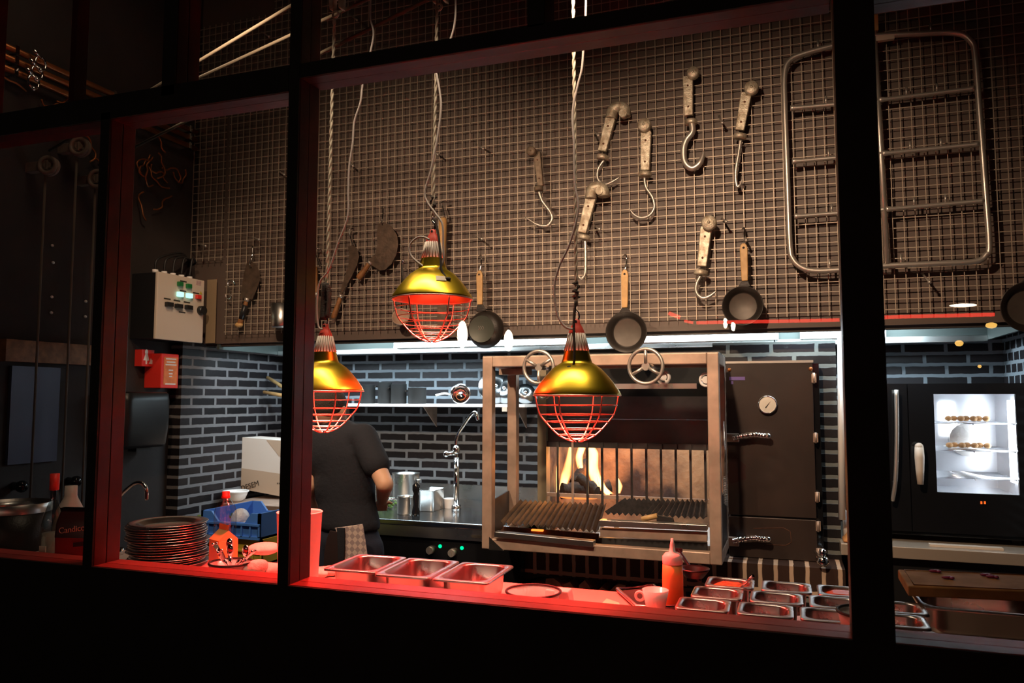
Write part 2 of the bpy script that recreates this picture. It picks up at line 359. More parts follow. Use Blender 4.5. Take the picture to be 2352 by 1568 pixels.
# ================================================================== wire mesh
g = thing('wire_mesh_panel', 'large galvanised wire mesh fixed over the dark bulkhead wall above the kitchen', 'wire mesh')
YM = 4.03; S = .0485
def sheet(x0, x1, z0, z1):
    m = MB(); n = int((x1-x0)/S)
    for i in range(n+1):
        x = x0+i*S; m.box((x-.0018, YM-.0018, z0), (x+.0018, YM+.0018, z1))
    for k in range(int((z1-z0-.01)/S)+1):
        z = z0+.02+k*S; m.box((x0-.015, YM+.0019, z-.0018), (x0+n*S+.015, YM+.0056, z+.0018))
    return m
xa = P(520, 600, YM).x; xb = P(1500, 600, YM).x
sheet(P(438, 602, YM).x, xa-.03, P(438, 602, YM).z, 4.08).build('grid_sheet', 'wire', g)
xs = P(620, 450, YM).x
sheet(xa+.01, xs-.02, 2.006, 4.08).build('grid_sheet', 'wire', g)
sheet(xs+.012, 3.1, 2.006, 4.22).build('grid_sheet', 'wire', g)
# dark board behind the lower left mesh and the corner steel plate
struct(MB().box((XL, 4.0955, 1.94), (-3.3, 4.11, 2.5)).build('trim_11', 'panel'))
pl = MB().box((P(474, 700, 4.02).x, 4.022, P(474, 788, 4.02).z), (P(495, 700, 4.02).x, 4.026, P(480, 642, 4.02).z)).build('cover_plate', mat('reflection_tinted_plate', (.62, .45, .28), .35, .6))  # steel strip coloured tan to stand for the mirrored mesh panel
tag(pl, 'narrow shiny tan steel plate beside the white control box', 'plate')
# ================================================================== hood
h = thing('extractor_hood', 'long stainless extractor hood lined with cold white light above the grill', 'extractor hood', (-1.2, 4.4, 1.95))
HZ = 1.908
MB().add([(-3.45, 4.7, HZ+.03), (1.02, 4.7, HZ+.03), (1.02, 4.62, 2.35), (-3.45, 4.62, 2.35)], [(0, 1, 2, 3)]).build('back_panel', 'hoodin', h)
MB().box((-3.45, 4.69, HZ), (1.02, 4.71, HZ+.035)).build('rear_gutter', 'steel', h, bevel=.003)
MB().box((-3.45, 4.08, 2.35), (1.02, 4.70, 2.37)).build('top_panel', 'hoodin', h)
MB().box((1.02, 4.08, HZ+.01), (1.035, 4.71, 2.36)).build('right_side_panel', 'hoodin', h)
MB().box((-3.47, 4.08, HZ+.01), (-3.45, 4.71, 2.36)).build('left_side_panel', 'hoodin', h)
MB().box((-3.45, 4.098, 1.935), (1.02, 4.12, 1.975)).build('front_gutter', 'sheet', h, bevel=.003)
def batten(x0, x1, lbl):
    z = HZ+.034; t = thing('led_batten', lbl, 'strip light', ((x0+x1)/2, 4.66, z+.03), 'strip lights inside the hood')
    MB().box((x0, 4.655, z), (x1, 4.685, z+.05)).build('housing', 'whitep', t)
    MB().tube([(x0+.02, 4.640, z+.016), (x1-.02, 4.640, z+.016)], .0148, 12).build('diffuser', 'led', t)
batten(P(905, 800, 4.66).x, P(1335, 790, 4.66).x, 'cold white strip light in the hood behind the gold lamps')
batten(P(1400, 790, 4.66).x, P(1788, 775, 4.66).x, 'cold white strip light in the hood above the grill')
batten(P(1838, 775, 4.66).x, P(2035, 775, 4.66).x, 'shorter cold white strip light in the hood above the white pipe')
# white vertical pipe at the right of the smoker
a = P(1932, 790, 4.22); b = P(1934, 1193, 4.22)
tag(MB().cyl((a.x, 4.22, 1.93), (b.x, 4.22, b.z), .017).build('wall_pipe', 'white'), 'white vertical pipe running down from the hood beside the smoker', 'pipe')
# ================================================================== left wall equipment
FX = -3.46
a = PX(363, 624, FX); b = PX(470, 643, FX); zb = PX(362, 777, FX).z; zt = PX(363, 624, FX).z
cb = thing('control_box', 'white switch cabinet with green and red buttons on the left wall', 'control box', (XL, (a.y+b.y)/2, zb))
MB().box((XL, a.y+.004, zb), (FX-.02, b.y, zt)).build('enclosure', 'black', cb, bevel=.002)
MB().box((FX-.0195, a.y, zb-.003), (FX, b.y, zt+.003)).build('door', 'cream', cb, bevel=.004)
def onbox(x, y, w, hh, m, name, t=.012):
    w = w*.9
    p = PX(x, y, FX); sc = .0021
    return MB().box((FX+.0003, p.y-w/2, p.z-hh/2), (FX+t, p.y+w/2, p.z+hh/2)).build(name, m, cb, bevel=.002)
for x, y in ((411, 652), (431, 657)): onbox(x, y, .040, .026, 'green', 'green_button', .02)
for x, y in ((411, 676), (432, 679)): onbox(x, y, .046, .028, 'led_w', 'lit_button', .02)
onbox(453, 682, .040, .026, 'red', 'red_button', .02)
for x, y in ((385, 699), (407, 703), (430, 706)):
    onbox(x, y, .055, .026, 'black', 'rotary_switch', .025)
for x, y in ((384, 686), (406, 690), (429, 694), (421, 646), (420, 668), (418, 717), (450, 673)): onbox(x, y, .06, .008, 'ink', 'label_strip', .002)
p = PX(460, 713, FX); MB().cyl(p, p+V((.03, 0, 0)), .03, .028).build('isolator_knob', 'black', cb)
onbox(456, 650, .05, .028, mat('maker_sticker', (.55, .40, .38), .5, vary=.3, vscale=60), 'sticker', .0015)
p = PX(461, 673, FX); MB().prism([p+V((0.0005, -.014, -.008)), p+V((0.0005, .014, -.008)), p+V((0.0005, 0, .014))], (.001, 0, 0)).build('warning_triangle', 'yellow', cb)
for i in range(5):
    y0 = a.y+.03+i*.07; p = V((FX-.02, y0, zt))
    MB().cyl(p+V((-.03, 0, -.001)), p+V((-.03, 0, .02)), .017).build('cable_gland', 'whitep', cb)
    e = P(430, 603, 4.0)+V((0, 0, -.01*i))
    q = p+V((-.03, 0, .02)); MB().tube(curve([q, q+V((0, .02, .07+.012*i)), q+V((-.02, (e.y-q.y)*.5, .14-.01*i)), V((e.x, 4.02, e.z+.02))]), .007).build('cable', 'cordb', cb)
sg = thing('fire_hose_sign', 'small red square safety sign with white pictogram under the control box', 'sign', PX(339, 822, -3.6))
p0 = PX(326, 822, -3.6); p1 = PX(354, 822, -3.6); z0 = PX(340, 841, -3.6).z; z1 = PX(340, 803, -3.6).z
MB().box((-3.655, p0.y, z0), (-3.6, p1.y, z1)).build('sign_plate', 'red', sg)
W = (p1.y-p0.y); H = z1-z0
def sp(u, v): return V((-3.5995, p0.y+W*u, z0+H*v))
MB().prism([sp(.1, .35), sp(.3, .8), sp(.42, .8), sp(.6, .35), sp(.42, .35), sp(.42, .12), sp(.3, .12), sp(.3, .35)], (.001, 0, 0)).prism([sp(.55, .15), sp(.9, .15), sp(.95, .5), sp(.8, .35), sp(.72, .5), sp(.66, .3)], (.001, 0, 0)).ell(sp(.35, .86), (.002, .012, .016)).build('pictogram', 'white', sg)
fb = thing('fire_blanket_box', 'red and orange box with small white print on the left wall', 'safety box', PX(383, 850, -3.57))
p0 = PX(370, 850, -3.53); p1 = PX(410, 850, -3.53); z0 = PX(385, 891, -3.53).z; z1 = PX(385, 812, -3.53).z
MB().box((-3.658, p0.y, z0), (-3.53, p1.y, z1)).build('case', 'red', fb, bevel=.004)
MB().box((-3.5298, p0.y+.02, z0+.02), (-3.528, p1.y-.01, z1-.02)).build('front_label', 'orange', fb)
for k, (u, wv) in enumerate(((.85, .7), (.76, .6), (.68, .75), (.52, .3), (.42, .25), (.34, .2), (.12, .7))):
    zz = z0+(z1-z0)*u; yc = (p0.y+p1.y)/2+.005; ww = (p1.y-p0.y)*wv*.42
    MB().box((-3.5278, yc-ww, zz-.004), (-3.5272, yc+ww, zz+.004)).build('print_line', 'whitep', fb)
ds = thing('hand_towel_dispenser', 'glossy black dispenser on the left wall beneath the red box', 'dispenser', PX(345, 965, -3.5))
p0 = PX(292, 965, -3.45); p1 = PX(398, 965, -3.45); z0 = PX(345, 1028, -3.45).z; z1 = PX(345, 900, -3.45).z
m = MB(); rs = []
for zz, k in ((z0, .72), (z0+.02, .85), (z0+.1, .97), ((z0+z1)/2, 1), (z1-.05, 1), (z1-.01, .93), (z1, .8)):
    r = rrect(0, 0, .2*k, (p1.y-p0.y)*(.9+.1*k), .05, zz); rs.append([V((q.x-3.555, q.y+(p0.y+p1.y)/2, q.z)) for q in r])
m.rings(rs, True, True); m.build('cover', 'black', ds)
MB().box((-3.56, (p0.y+p1.y)/2-.05, z0-.02), (-3.5, (p0.y+p1.y)/2+.05, z0)).build('outlet', 'black', ds)
# ceiling-height copper pipes with clips and chrome shackles on left wall
for i, (pa, pb, ex) in enumerate((((19, 113), (278, 222), 3.98), ((18, 137), (250, 230), 3.98), ((17, 160), (438, 335), 3.98))):
    A = PX(*pa, XL+.06); B = PX(*pb, XL+.06); A.z = B.z = (A.z+B.z)/2
    pp = thing('copper_pipe', ['topmost', 'middle', 'lowest'][i]+' of three copper pipes running along the dark left wall', 'pipe', (XL+.06, 3, A.z), 'copper pipes on the left wall')
    MB().cyl((XL+.06, 2.0, A.z), (XL+.06, ex, A.z), .016).build('tube', 'copper', pp)
    for yy in (2.7, 3.3, 3.9): MB().box((XL, yy, A.z-.02), (XL+.08, yy+.02, A.z+.02)).build('pipe_clip', 'chrome', pp)
    c = PX(93-(i*8), 146+i*21, XL+.1)
    sk = thing('chrome_shackle', 'chrome shackle hanging over the '+['topmost', 'middle', 'lowest'][i]+' copper pipe at far left', 'shackle', c, 'chrome shackles')
    MB().tube([c+V((.0, .03*math.cos(t), .035*math.sin(t))) for t in [k*2*PI/14 for k in range(14)]], .006, closed=True).build('ring', 'chrome', sk)
    MB().cyl(c+V((0, 0, .03)), c+V((.01, -.05, .05)), .008).build('pin', 'chrome', sk)
    MB().ell(c+V((0, 0, -.035)), .013).build('bead', 'chrome', sk)
# pulleys with ropes
def wheel_mesh(c, ax, R, rim=.012, w=.02, spokes=3, hub=.3, n=36, a0=0):
    m = MB(); u, v = frame_of(ax); ax = V(ax).normalized()
    for o in (-w/2, w/2):
        m.tube([c+ax*o+(u*math.cos(t)+v*math.sin(t))*(R-rim) for t in [k*2*PI/n for k in range(n)]], rim, 8, closed=True)
    for k in range(spokes):
        t = a0+k*2*PI/spokes; m.cyl(c+(u*math.cos(t)+v*math.sin(t))*R*hub*.8, c+(u*math.cos(t)+v*math.sin(t))*(R-rim), rim*.9, n=10)
    m.cyl(c-ax*w*.8, c+ax*w*.8, R*hub, n=20); return m
PUL = []
for i, (x, y) in enumerate(((112, 381), (184, 338), (226, 412))):
    c = PX(x, y, XL+.14); r = 24*mpp(x, c.y)
    pu = thing('rope_pulley', ['lower left', 'upper middle', 'rightmost'][i]+' grey rope pulley on the dark left wall', 'pulley', c, 'rope pulleys on the left wall')
    ax = V((.35, -.9, .05)); wheel_mesh(c, ax, r, .012, .022, 3, .34, a0=.5).build('wheel', 'pulley', pu)
    MB().box((XL, c.y-.02, c.z-.025), (c.x+.01, c.y+.02, c.z+.025)).build('bracket', 'pulley', pu, bevel=.003)
    PUL.append(c)
    q = c+V((-.02, 0, -r*.9)); zf = 1.0
    rp = thing('wall_rope', 'thin grey rope dropping straight down from the '+['lower left', 'upper middle', 'rightmost'][i]+' wall pulley', 'rope', q, 'ropes down the left wall')
    MB().cyl(q, (q.x, q.y, zf), .006, n=8).build('strand', 'ropew', rp)
    MB().box((q.x-.015, q.y-.015, zf-.05), (q.x+.015, q.y+.015, zf)).build('cleat', 'tube', rp)
random.seed(3)
for i, (x, y) in enumerate(((120, 564), (122, 603), (119, 682), (118, 718), (197, 692), (196, 727))):
    c = PX(x, y, XL+.006); lab_ = ['topmost pale wall screw left of the middle wall rope', 'second pale wall screw from the top', 'third pale wall screw from the top', 'fourth pale wall screw, above the blue panel', 'upper pale screw touching the rightmost wall rope', 'lower pale screw touching the rightmost wall rope'][i]
    tag(MB().ell(c, .008).build('wall_screw', 'whitep', None, off=c), lab_, 'screw', 'screws on the left wall')
# cast scroll ironwork glinting high on the left wall
random.seed(11)
iw = thing('scrap_iron_ornament', 'tangle of rusty scroll ironwork glinting high on the dark left wall', 'wall ornament', PX(360, 400, XL+.05))
for (x, y) in ((60, 210), (95, 228), (130, 232), (150, 255), (215, 360), (235, 345), (205, 372), (325, 400), (345, 355), (352, 425), (372, 385), (385, 420), (398, 395), (340, 380), (330, 440), (395, 450), (360, 410), (380, 350)):
    c = PX(x, y, XL+.03); pts = [c]
    a = random.uniform(0, 6.28)
    for k in range(6):
        a += random.uniform(-1.1, 1.1); pts.append(pts[-1]+V((random.uniform(-.01, .015), .035*math.cos(a), .035*math.sin(a))))
        pts[-1].x = max(pts[-1].x, XL+.01)
    MB().tube(curve(pts, 3), .0055, 6).build('scroll', 'copper', iw)
# hoist ropes
def pr(x, y, Y): return P(x, y, Y)
BL1, BL2, BL3 = P(772, -4, 2.02), P(1012, -14, 2.02), P(1320, -222, 2.02)
for nm, a, b, l in (('A', PUL[0], P(900, -125, 2.02), 'upper diagonal rope crossing the small upper left window'), ('B', PUL[1], BL3, 'lower diagonal rope crossing the small upper left window'), ('C', PUL[2], P(1000, -10, 2.02), 'diagonal rope rising from the rightmost wall pulley to the upper rope block')):
    d = (b-a).normalized(); tag(MB().tube([a+V((0, 0, .08)), b], .0065, 8).build('hoist_rope', 'ropeh', None, off=a), l, 'rope', 'diagonal hoist ropes')
# ================================================================== things on the mesh
YH = 3.985
def hook_scale(lbl, roller, rr, body, bw, collar, hk, hr=.0075, arch=None, mname='alu', face=True):
    c = P(*body[0], YH); t = thing('rail_hook', lbl, 'meat hook', c, 'old meat hooks hung on the wire mesh')
    sc = mpp(roller[0], YH); rc = P(*roller, YH-.03)
    if arch:
        pts = curve(px(arch, YH-.01), 5); k = len(pts); MB().tube(pts, [bw*sc*.55]*k, 10).build('arched_head', mname, t)
        MB().cyl(rc+V((0, .02, 0)), rc+V((0, -.02, 0)), rr*sc*.55, n=20).build('roller', mname, t)
        q = P(arch[0][0]+rr*.45, arch[0][1]-6, YH-.0); MB().ell(q, (rr*sc*.5, .012, rr*sc*.6)).build('rust_joint', 'rust', t)
    else:
        MB().lathe([(0, -.022), (rr*sc*.85, -.022), (rr*sc, -.016), (rr*sc, .016), (rr*sc*.85, .022), (0, .022)], rc, 28, (0, 1, 0)).lathe([(0, .0), (rr*sc*.2, .0), (rr*sc*.2, .006), (0, .006)], rc+V((0, -.027, 0)), 12, (0, 1, 0)).build('roller', mname, t)
        q = (P(*body[0], YH)+rc)/2; MB().ell(q+V((0, .015, 0)), (rr*sc*.7, .012, rr*sc*.7)).build('rust_joint', 'rust', t)
    a, b = P(*body[0], YH), P(*body[1], YH); d = (b-a).normalized(); s_ = V((0, 1, 0)).cross(d).normalized(); w0 = bw*sc*.5; w1 = w0*.82
    pr_ = [a-s_*w0*.8-d*w0*.4, a-s_*w0, b-s_*w1, b+s_*w1, a+s_*w0, a+s_*w0*.8-d*w0*.4]
    MB().prism([p+V((0, .012, 0)) for p in pr_], (0, -.026, 0)).build('body', mname, t, bevel=.004)
    for u in (.22, .78): q = a.lerp(b, u)+V((0, -.014, 0)); MB().cyl(q+V((0, .002, 0)), q+V((0, -.003, 0)), w0*.2, n=10).build('rivet', 'rust', t)
    c1 = P(*collar, YH); MB().lathe([(0, -.012), (w0*1.15, -.012), (w0*1.25, -.006), (w0*1.2, .010), (w0*.8, .014), (0, .014)], c1, 20, tuple(-d)).build('collar', mname, t)
    pts = curve([P(x, y, YH-.0) for x, y in hk], 6); k = len(pts); n5 = max(1, int(k*.22))
    rs = [hr*min(1, .35+.65*(k-1-i)/n5) for i in range(k)]
    MB().tube(pts, rs, 10).build('hook', 'tube', t); return t
hook_scale('small meat hook with square brown roller, leftmost on the mesh', (1221, 348), 11, ((1234, 352), (1242, 428)), 17, (1237, 433), [(1238, 440), (1246, 462), (1263, 485), (1268, 503), (1257, 518), (1235, 516), (1206, 498)], .0085, mname=mat('brown_cast_metal', (.24, .18, .13), .6, .4, vary=.4, vscale=30))
hook_scale('meat hook with arched head at the upper middle of the mesh', (1432, 262), 17, ((1402, 275), (1383, 348)), 24, (1384, 361), [(1387, 368), (1374, 388), (1373, 410), (1388, 423), (1405, 418), (1422, 407)], .0075, arch=[(1403, 272), (1408, 252), (1420, 246), (1434, 250), (1436, 268)])
hook_scale('pale meat hook with round roller between the arched hook and the thick hook', (1480, 288), 15.5, ((1484, 305), (1482, 392)), 25, (1481, 400), [(1480, 408), (1484, 430), (1498, 452), (1503, 475), (1492, 494), (1472, 500), (1456, 492), (1444, 477)], .0075)
hook_scale('meat hook with the thickest curved hook, highest on the mesh', (1592, 168), 14, ((1580, 180), (1582, 266)), 24, (1587, 280), [(1589, 284), (1590, 303), (1576, 322), (1570, 345), (1573, 372), (1588, 386), (1604, 378), (1613, 362), (1616, 347)], .0165)
hook_scale('long thin turned meat hook next to the steel tube rack', (1726, 203), 16, ((1714, 218), (1699, 300)), 25, (1700, 313), [(1701, 322), (1697, 350), (1691, 385), (1690, 410), (1693, 428), (1700, 424), (1705, 411)], .0085)
hook_scale('meat hook with arched head hanging partly behind the right lamp cable', (1378, 440), 16, ((1357, 458), (1337, 535)), 25, (1342, 545), [(1344, 552), (1345, 578), (1345, 605), (1344, 628), (1336, 640), (1328, 634)], .0085, arch=[(1357, 456), (1360, 436), (1372, 430), (1385, 436), (1387, 452)])
hook_scale('meat hook between the two hanging frying pans with a wooden handle', (1629, 512), 17, ((1622, 525), (1612, 612)), 26, (1610, 626), [(1610, 632), (1600, 652), (1600, 672), (1613, 684), (1630, 680), (1645, 668)], .0085)
# steel tube rack
rk = thing('tube_rack', 'rounded rectangular steel tube rack with three rungs hung on the mesh', 'rack', P(2030, 350, 3.97))
YR = 3.97
out = curve(px([(1913, 105), (1850, 122), (1815, 138), (1802, 170), (1803, 260), (1808, 400), (1814, 560), (1822, 596), (1845, 616), (1880, 622), (1945, 618), (2040, 610), (2150, 605), (2240, 600), (2265, 585), (2272, 560), (2262, 420), (2250, 260), (2240, 130), (2230, 95), (2195, 76), (2100, 78), (2010, 83), (1960, 93), (1913, 105)], YR), 5)[:-1]
MB().tube(out, .0135, 12, closed=True).build('outer_frame', 'tube', rk)
MB().tube([P(2006, 50, YR+.0), P(2020, 300, YR), P(2038, 606, YR)], .0135, 12).build('centre_post', 'tube', rk)
MB().box(P(2003, 70, YR-.02), (P(2016, 50, YR).x, YR+.03, P(2003, 48, YR).z+.02)).build('wooden_wedge', 'wood', rk)
MB().box(P(2012, 94, YR-.012), (P(2054, 94, YR).x, YR+.01, P(2012, 86, YR).z)).build('label_holder', 'cream', rk)
for a, b in (((1815, 249), (2015, 231)), ((1819, 371), (2024, 353)), ((1824, 497), (2034, 481)), ((2018, 230), (2238, 203)), ((2026, 353), (2248, 331)), ((2034, 481), (2260, 461))):
    A, B = P(*a, YR), P(*b, YR); d = (B-A); k = [A, A+d*.03, A+d*.08, A+d*.92, A+d*.97, B]
    MB().tube(k, [.014, .014, .0105, .0105, .014, .014], 10).build('rung', 'tube', rk)
    for u in ((.42,) if a[0] < 1900 else (.30, .62)):
        q = A+d*u; MB().cyl(q+V((0, 0, .008)), q+V((.0, 0, .045)), .0055, n=8).build('peg', 'tube', rk)
for x, y in ((1879, 112), (2138, 74), (1906, 616), (2070, 606)):
    q = P(x, y, YR); MB().cyl(q+V((0, 0, .0)), q+V((0, 0, .045)), .0055, n=8).build('peg', 'tube', rk)
# small wire mesh pegs
pegs = [((456, 560), (472, 565), 'left of the tall cleaver, low on the left sheet'), ((581, 545), (595, 550), 'directly above the blade of the leftmost cleaver'), ((638, 392), (653, 401), 'beside the thick window post at mid height'),
 ((795, 370), (811, 381), 'touching the left lamp cable'), ((1094, 331), (1110, 341), 'alone between the middle lamp rope and the brown hook'), ((1094, 543), (1107, 549), 'right of the middle gold lamp'),
 ((1362, 298), (1374, 311), 'left of the upper arched hook'), ((1651, 266), (1659, 282), 'between the thick hook and the thin turned hook'), ((1658, 502), (1668, 509), 'right of the roller of the lowest meat hook'),
 ((1365, 519), (1377, 526), 'right of the lower arched hook'), ((481, 103), (497, 112), 'leftmost in the small upper left window'), ((602, 74), (618, 84), 'second in the small upper left window'), ((657, 67), (668, 74), 'at the right edge of the small upper left window'),
 ((805, 34), (820, 46), 'beside the left rope block at the top'), ((990, 345), (1006, 355), 'behind the middle lamp rope'), ((1708, 536), (1714, 552), 'above the handle of the right frying pan'), ((2118, 628), (2135, 648), 'below the steel tube rack')]
for a, b, w in pegs:
    A = P(*a, 4.070); B = P(*b, 3.955); t = MB().tube([A, B], .0052, 8).ell(B, .0085).ell(A, .007).build('mesh_peg', 'tube', None, off=A)
    tag(t, 'short steel peg on the mesh, '+w, 'peg', 'small steel pegs on the mesh')
# S hooks & frying pans
def shook(lbl, pts, Y=3.99, r=.004):
    k = len(pts)-1; m = MB().tube(curve([P(x, y, 4.0275+(Y-4.0275)*min(1, 1.6*i/k)) for i, (x, y) in enumerate(pts)], 5), r, 8).build('s_hook', 'chrome', None, off=P(*pts[0], Y)); tag(m, lbl, 'hook', 'wire S-hooks on the mesh')
def fpan(lbl, c, r, hb, ht, hook, back=False, tilt=0):
    C = P(*c, 3.97); sc = mpp(c[0], 3.97); R = r*sc; t = thing('frying_pan', lbl, 'frying pan', C, 'frying pans on the mesh')
    s_ = 1 if not back else -1
    prof = [(0, .018), (R*.70, .018), (R*.76, .012), (R*.98, -.022), (R*1.02, -.022), (R*1.0, -.012), (R*.80, .022), (0, .026)]
    MB().lathe([(a, -s_*b) for a, b in prof], C, 48, (0, -1, 0)).build('bowl', 'iron', t)
    if not back:
        MB().lathe([(0, 0), (R*.67, 0), (R*.69, .001)], C+V((0, .0165, 0)), 40, (0, -1, 0)).build('cooking_surface', 'pan_in', t)
    else:
        MB().lathe([(0, 0), (R*.70, 0), (R*.72, .001)], C+V((-R*.08, -.027, 0)), 40, (0, -1, 0)).build('base_disc', mat('grey_green_base', (.05, .055, .045), .45, .2), t)
        for k in range(3):
            q = C+V((-R*.14+(k-1)*.012, -.029, R*.05)); MB().tube([q+V((.007*math.cos(a), 0, .010*math.sin(a))) for a in [j*.5-1.5 for j in range(7)]], .001, 5).build('stamped_mark', 'tube', t)
    A = P(*hb, 3.965); B = P(*ht, 3.965); d = (B-A).normalized(); e = C+(A-C)*(R*.98/(A-C).length)
    s2 = V((0, 1, 0)).cross(d)
    MB().prism([e-s2*.030, e+s2*.030, A+s2*.016, A-s2*.016], (0, -.012, 0)).build('handle_bracket', 'iron', t, bevel=.002)
    L = (B-A).length; w = .017; o = []
    for u, k in ((0, .85), (.15, .95), (.6, 1.05), (.85, 1.1), (.95, .85), (1.0, .4)): o.append(A+d*L*u+s2*w*k)
    for u, k in ((1.0, .4), (.95, .85), (.85, 1.1), (.6, 1.05), (.15, .95), (0, .85)): o.append(A+d*L*u-s2*w*k)
    MB().prism(o, (0, -.018, 0)).build('handle', 'wood', t, bevel=.004)
    q = A+d*L*.88+V((0, -.0183, 0)); MB().lathe([(0, 0), (.006, 0)], q+V((0, -.0004, 0)), 12, (0, -1, 0)).build('hanging_hole', 'rubber', t)
    shook(hook[1], hook[0]); return t
fpan('frying pan showing its inside, hung directly above the right handwheel', (1440, 763), 47, (1436, 707), (1436, 620), ([(1432, 588), (1438, 585), (1439, 600), (1435, 625), (1437, 634)], 'wire hook holding the pan above the right handwheel'))
fpan('frying pan showing its inside, hung above the black smoker', (1706, 703), 45, (1711, 646), (1708, 560), ([(1704, 527), (1709, 523), (1710, 540), (1708, 565), (1712, 572)], 'wire hook holding the pan above the smoker'))
fpan('frying pan turned back to front beside the middle gold lamp', (1113, 756), 43, (1104, 700), (1103, 622), ([(1100, 590), (1105, 586), (1106, 602), (1102, 624), (1105, 633)], 'wire hook holding the backwards frying pan'), back=True)
fpan('large frying pan cut off by the right edge of the photo', (2362, 706), 58, (2362, 640), (2364, 545), ([(2358, 512), (2364, 508), (2366, 522), (2363, 548), (2366, 556)], 'wire hook at the right edge of the photo'))
# cleavers
def blade_tool(lbl, name, poly, Y, handle, hr, hook=None, cat='cleaver', grp='old blades hung on the mesh', hm='wood_d', band=False):
    c = P(*poly[0], Y); t = thing(name, lbl, cat, c, grp)
    MB().prism([P(x, y, Y) for x, y in poly], (0, -.005, 0)).build('blade', 'blade', t, bevel=.001)
    a, b = P(*handle[0], Y-.003), P(*handle[1], Y-.003); d = b-a
    MB().tube([a+d*u for u in (0, .05, .3, .6, .85, .97, 1)], [hr*k for k in (.6, .8, .9, 1, 1.15, 1.1, .7)], 12).build('handle', hm, t)
    MB().cyl(a-d*.06, a+d*.06, hr*.95, n=12).build('ferrule', 'tube', t)
    if band: MB().tube([a+d*.2, a+d*.72], hr*1.08, 12).build('grip_tape', 'black', t)
    return t
lc = blade_tool('leftmost cleaver with broad curved blade and taped handle', 'butcher_cleaver', [(568, 602), (578, 600), (590, 608), (597, 625), (597, 645), (590, 665), (580, 688), (566, 687), (553, 684), (557, 655), (562, 625)], 4.008, ((567, 688), (549, 750)), .016, band=True)
MB().ell(P(549, 746, 4.003), (.028, .02, .018)).build('pommel', 'wood', lc)
shook('wire hook holding the leftmost cleaver', [(578, 565), (580, 566), (579, 590), (573, 606), (577, 612)])
shook('large empty S-hook between the control box and the leftmost cleaver', [(540, 653), (536, 645), (527, 644), (523, 652), (528, 668), (531, 678), (528, 686), (521, 684), (518, 677)])
blade_tool('billhook with a slender curved blade left of the broad chopper', 'billhook', [(800, 566), (812, 562), (822, 572), (825, 590), (820, 610), (808, 636), (795, 658), (786, 676), (782, 674), (786, 655), (794, 632), (801, 608), (803, 590)], 4.008, ((783, 680), (765, 732)), .015, cat='billhook')
shook('wire hook holding the slender billhook', [(815, 530), (812, 525), (802, 530), (806, 548), (810, 562)])
blade_tool('broad rusty chopper blade with short wooden handle, left of the middle lamp', 'chopper', [(870, 513), (885, 511), (900, 520), (912, 540), (915, 560), (911, 585), (900, 606), (885, 620), (872, 621), (858, 612), (848, 604), (850, 594), (862, 585), (868, 560), (866, 535)], 4.008, ((850, 603), (823, 640)), .017, cat='chopper')
shook('straight wire hook holding the broad rusty chopper', [(881, 478), (880, 492), (878, 505), (876, 514)])
blade_tool('cleaver half hidden by the window post behind the left lamp cable', 'hanging_cleaver', [(716, 685), (736, 680), (741, 700), (739, 725), (728, 742), (712, 744), (708, 715)], 4.008, ((727, 676), (722, 612)), .016)
shook('wire hook beside the window post at the left lamp rope', [(740, 580), (737, 573), (727, 570), (724, 580), (730, 596), (735, 612)])
blade_tool('wooden-handled cleaver hung behind the top of the middle lamp', 'knife', [(1005, 690), (1025, 690), (1028, 745), (1005, 748)], 4.004, ((1014, 640), (1018, 500)), .021, hm='wood')
shook('wire hook behind the rope of the middle lamp', [(1027, 470), (1026, 463), (1015, 465), (1018, 480), (1022, 498)])
# hanging ladle behind the middle lamp and steel cup
ld = thing('hanging_ladle', 'steel ladle hung behind the left side of the middle gold lamp', 'ladle', P(925, 600, 3.985))
MB().tube(curve(px([(927, 598), (924, 610), (924, 640), (922, 680), (922, 712)], 3.985), 4), .007, 8).ell(P(926, 600, 3.985), .011).build('handle', 'chrome', ld)
c = P(921, 728, 3.97); MB().lathe([(.0, -.03), (.03, -.026), (.05, -.005), (.052, .01), (.049, .01), (.046, -.004), (0, -.026)], c, 28, (.2, -.9, .35)).build('bowl', 'steel_d', ld)
cu = thing('steel_scoop_cup', 'steel cup hanging on the mesh at the left edge of the thick window post', 'cup', P(640, 715, 3.96))
c = P(646, 752, 3.96); MB().lathe([(0, 0), (.055, 0), (.058, .005), (.065, .145), (.062, .145), (.055, .008), (0, .006)], c, 28).build('body', 'steel', cu)
MB().tube(curve([c+V((0, .06, .14)), c+V((0, .065, .2)), c+V((.01, .06, .25))], 4), .004, 8).build('hanger', 'tube', cu)
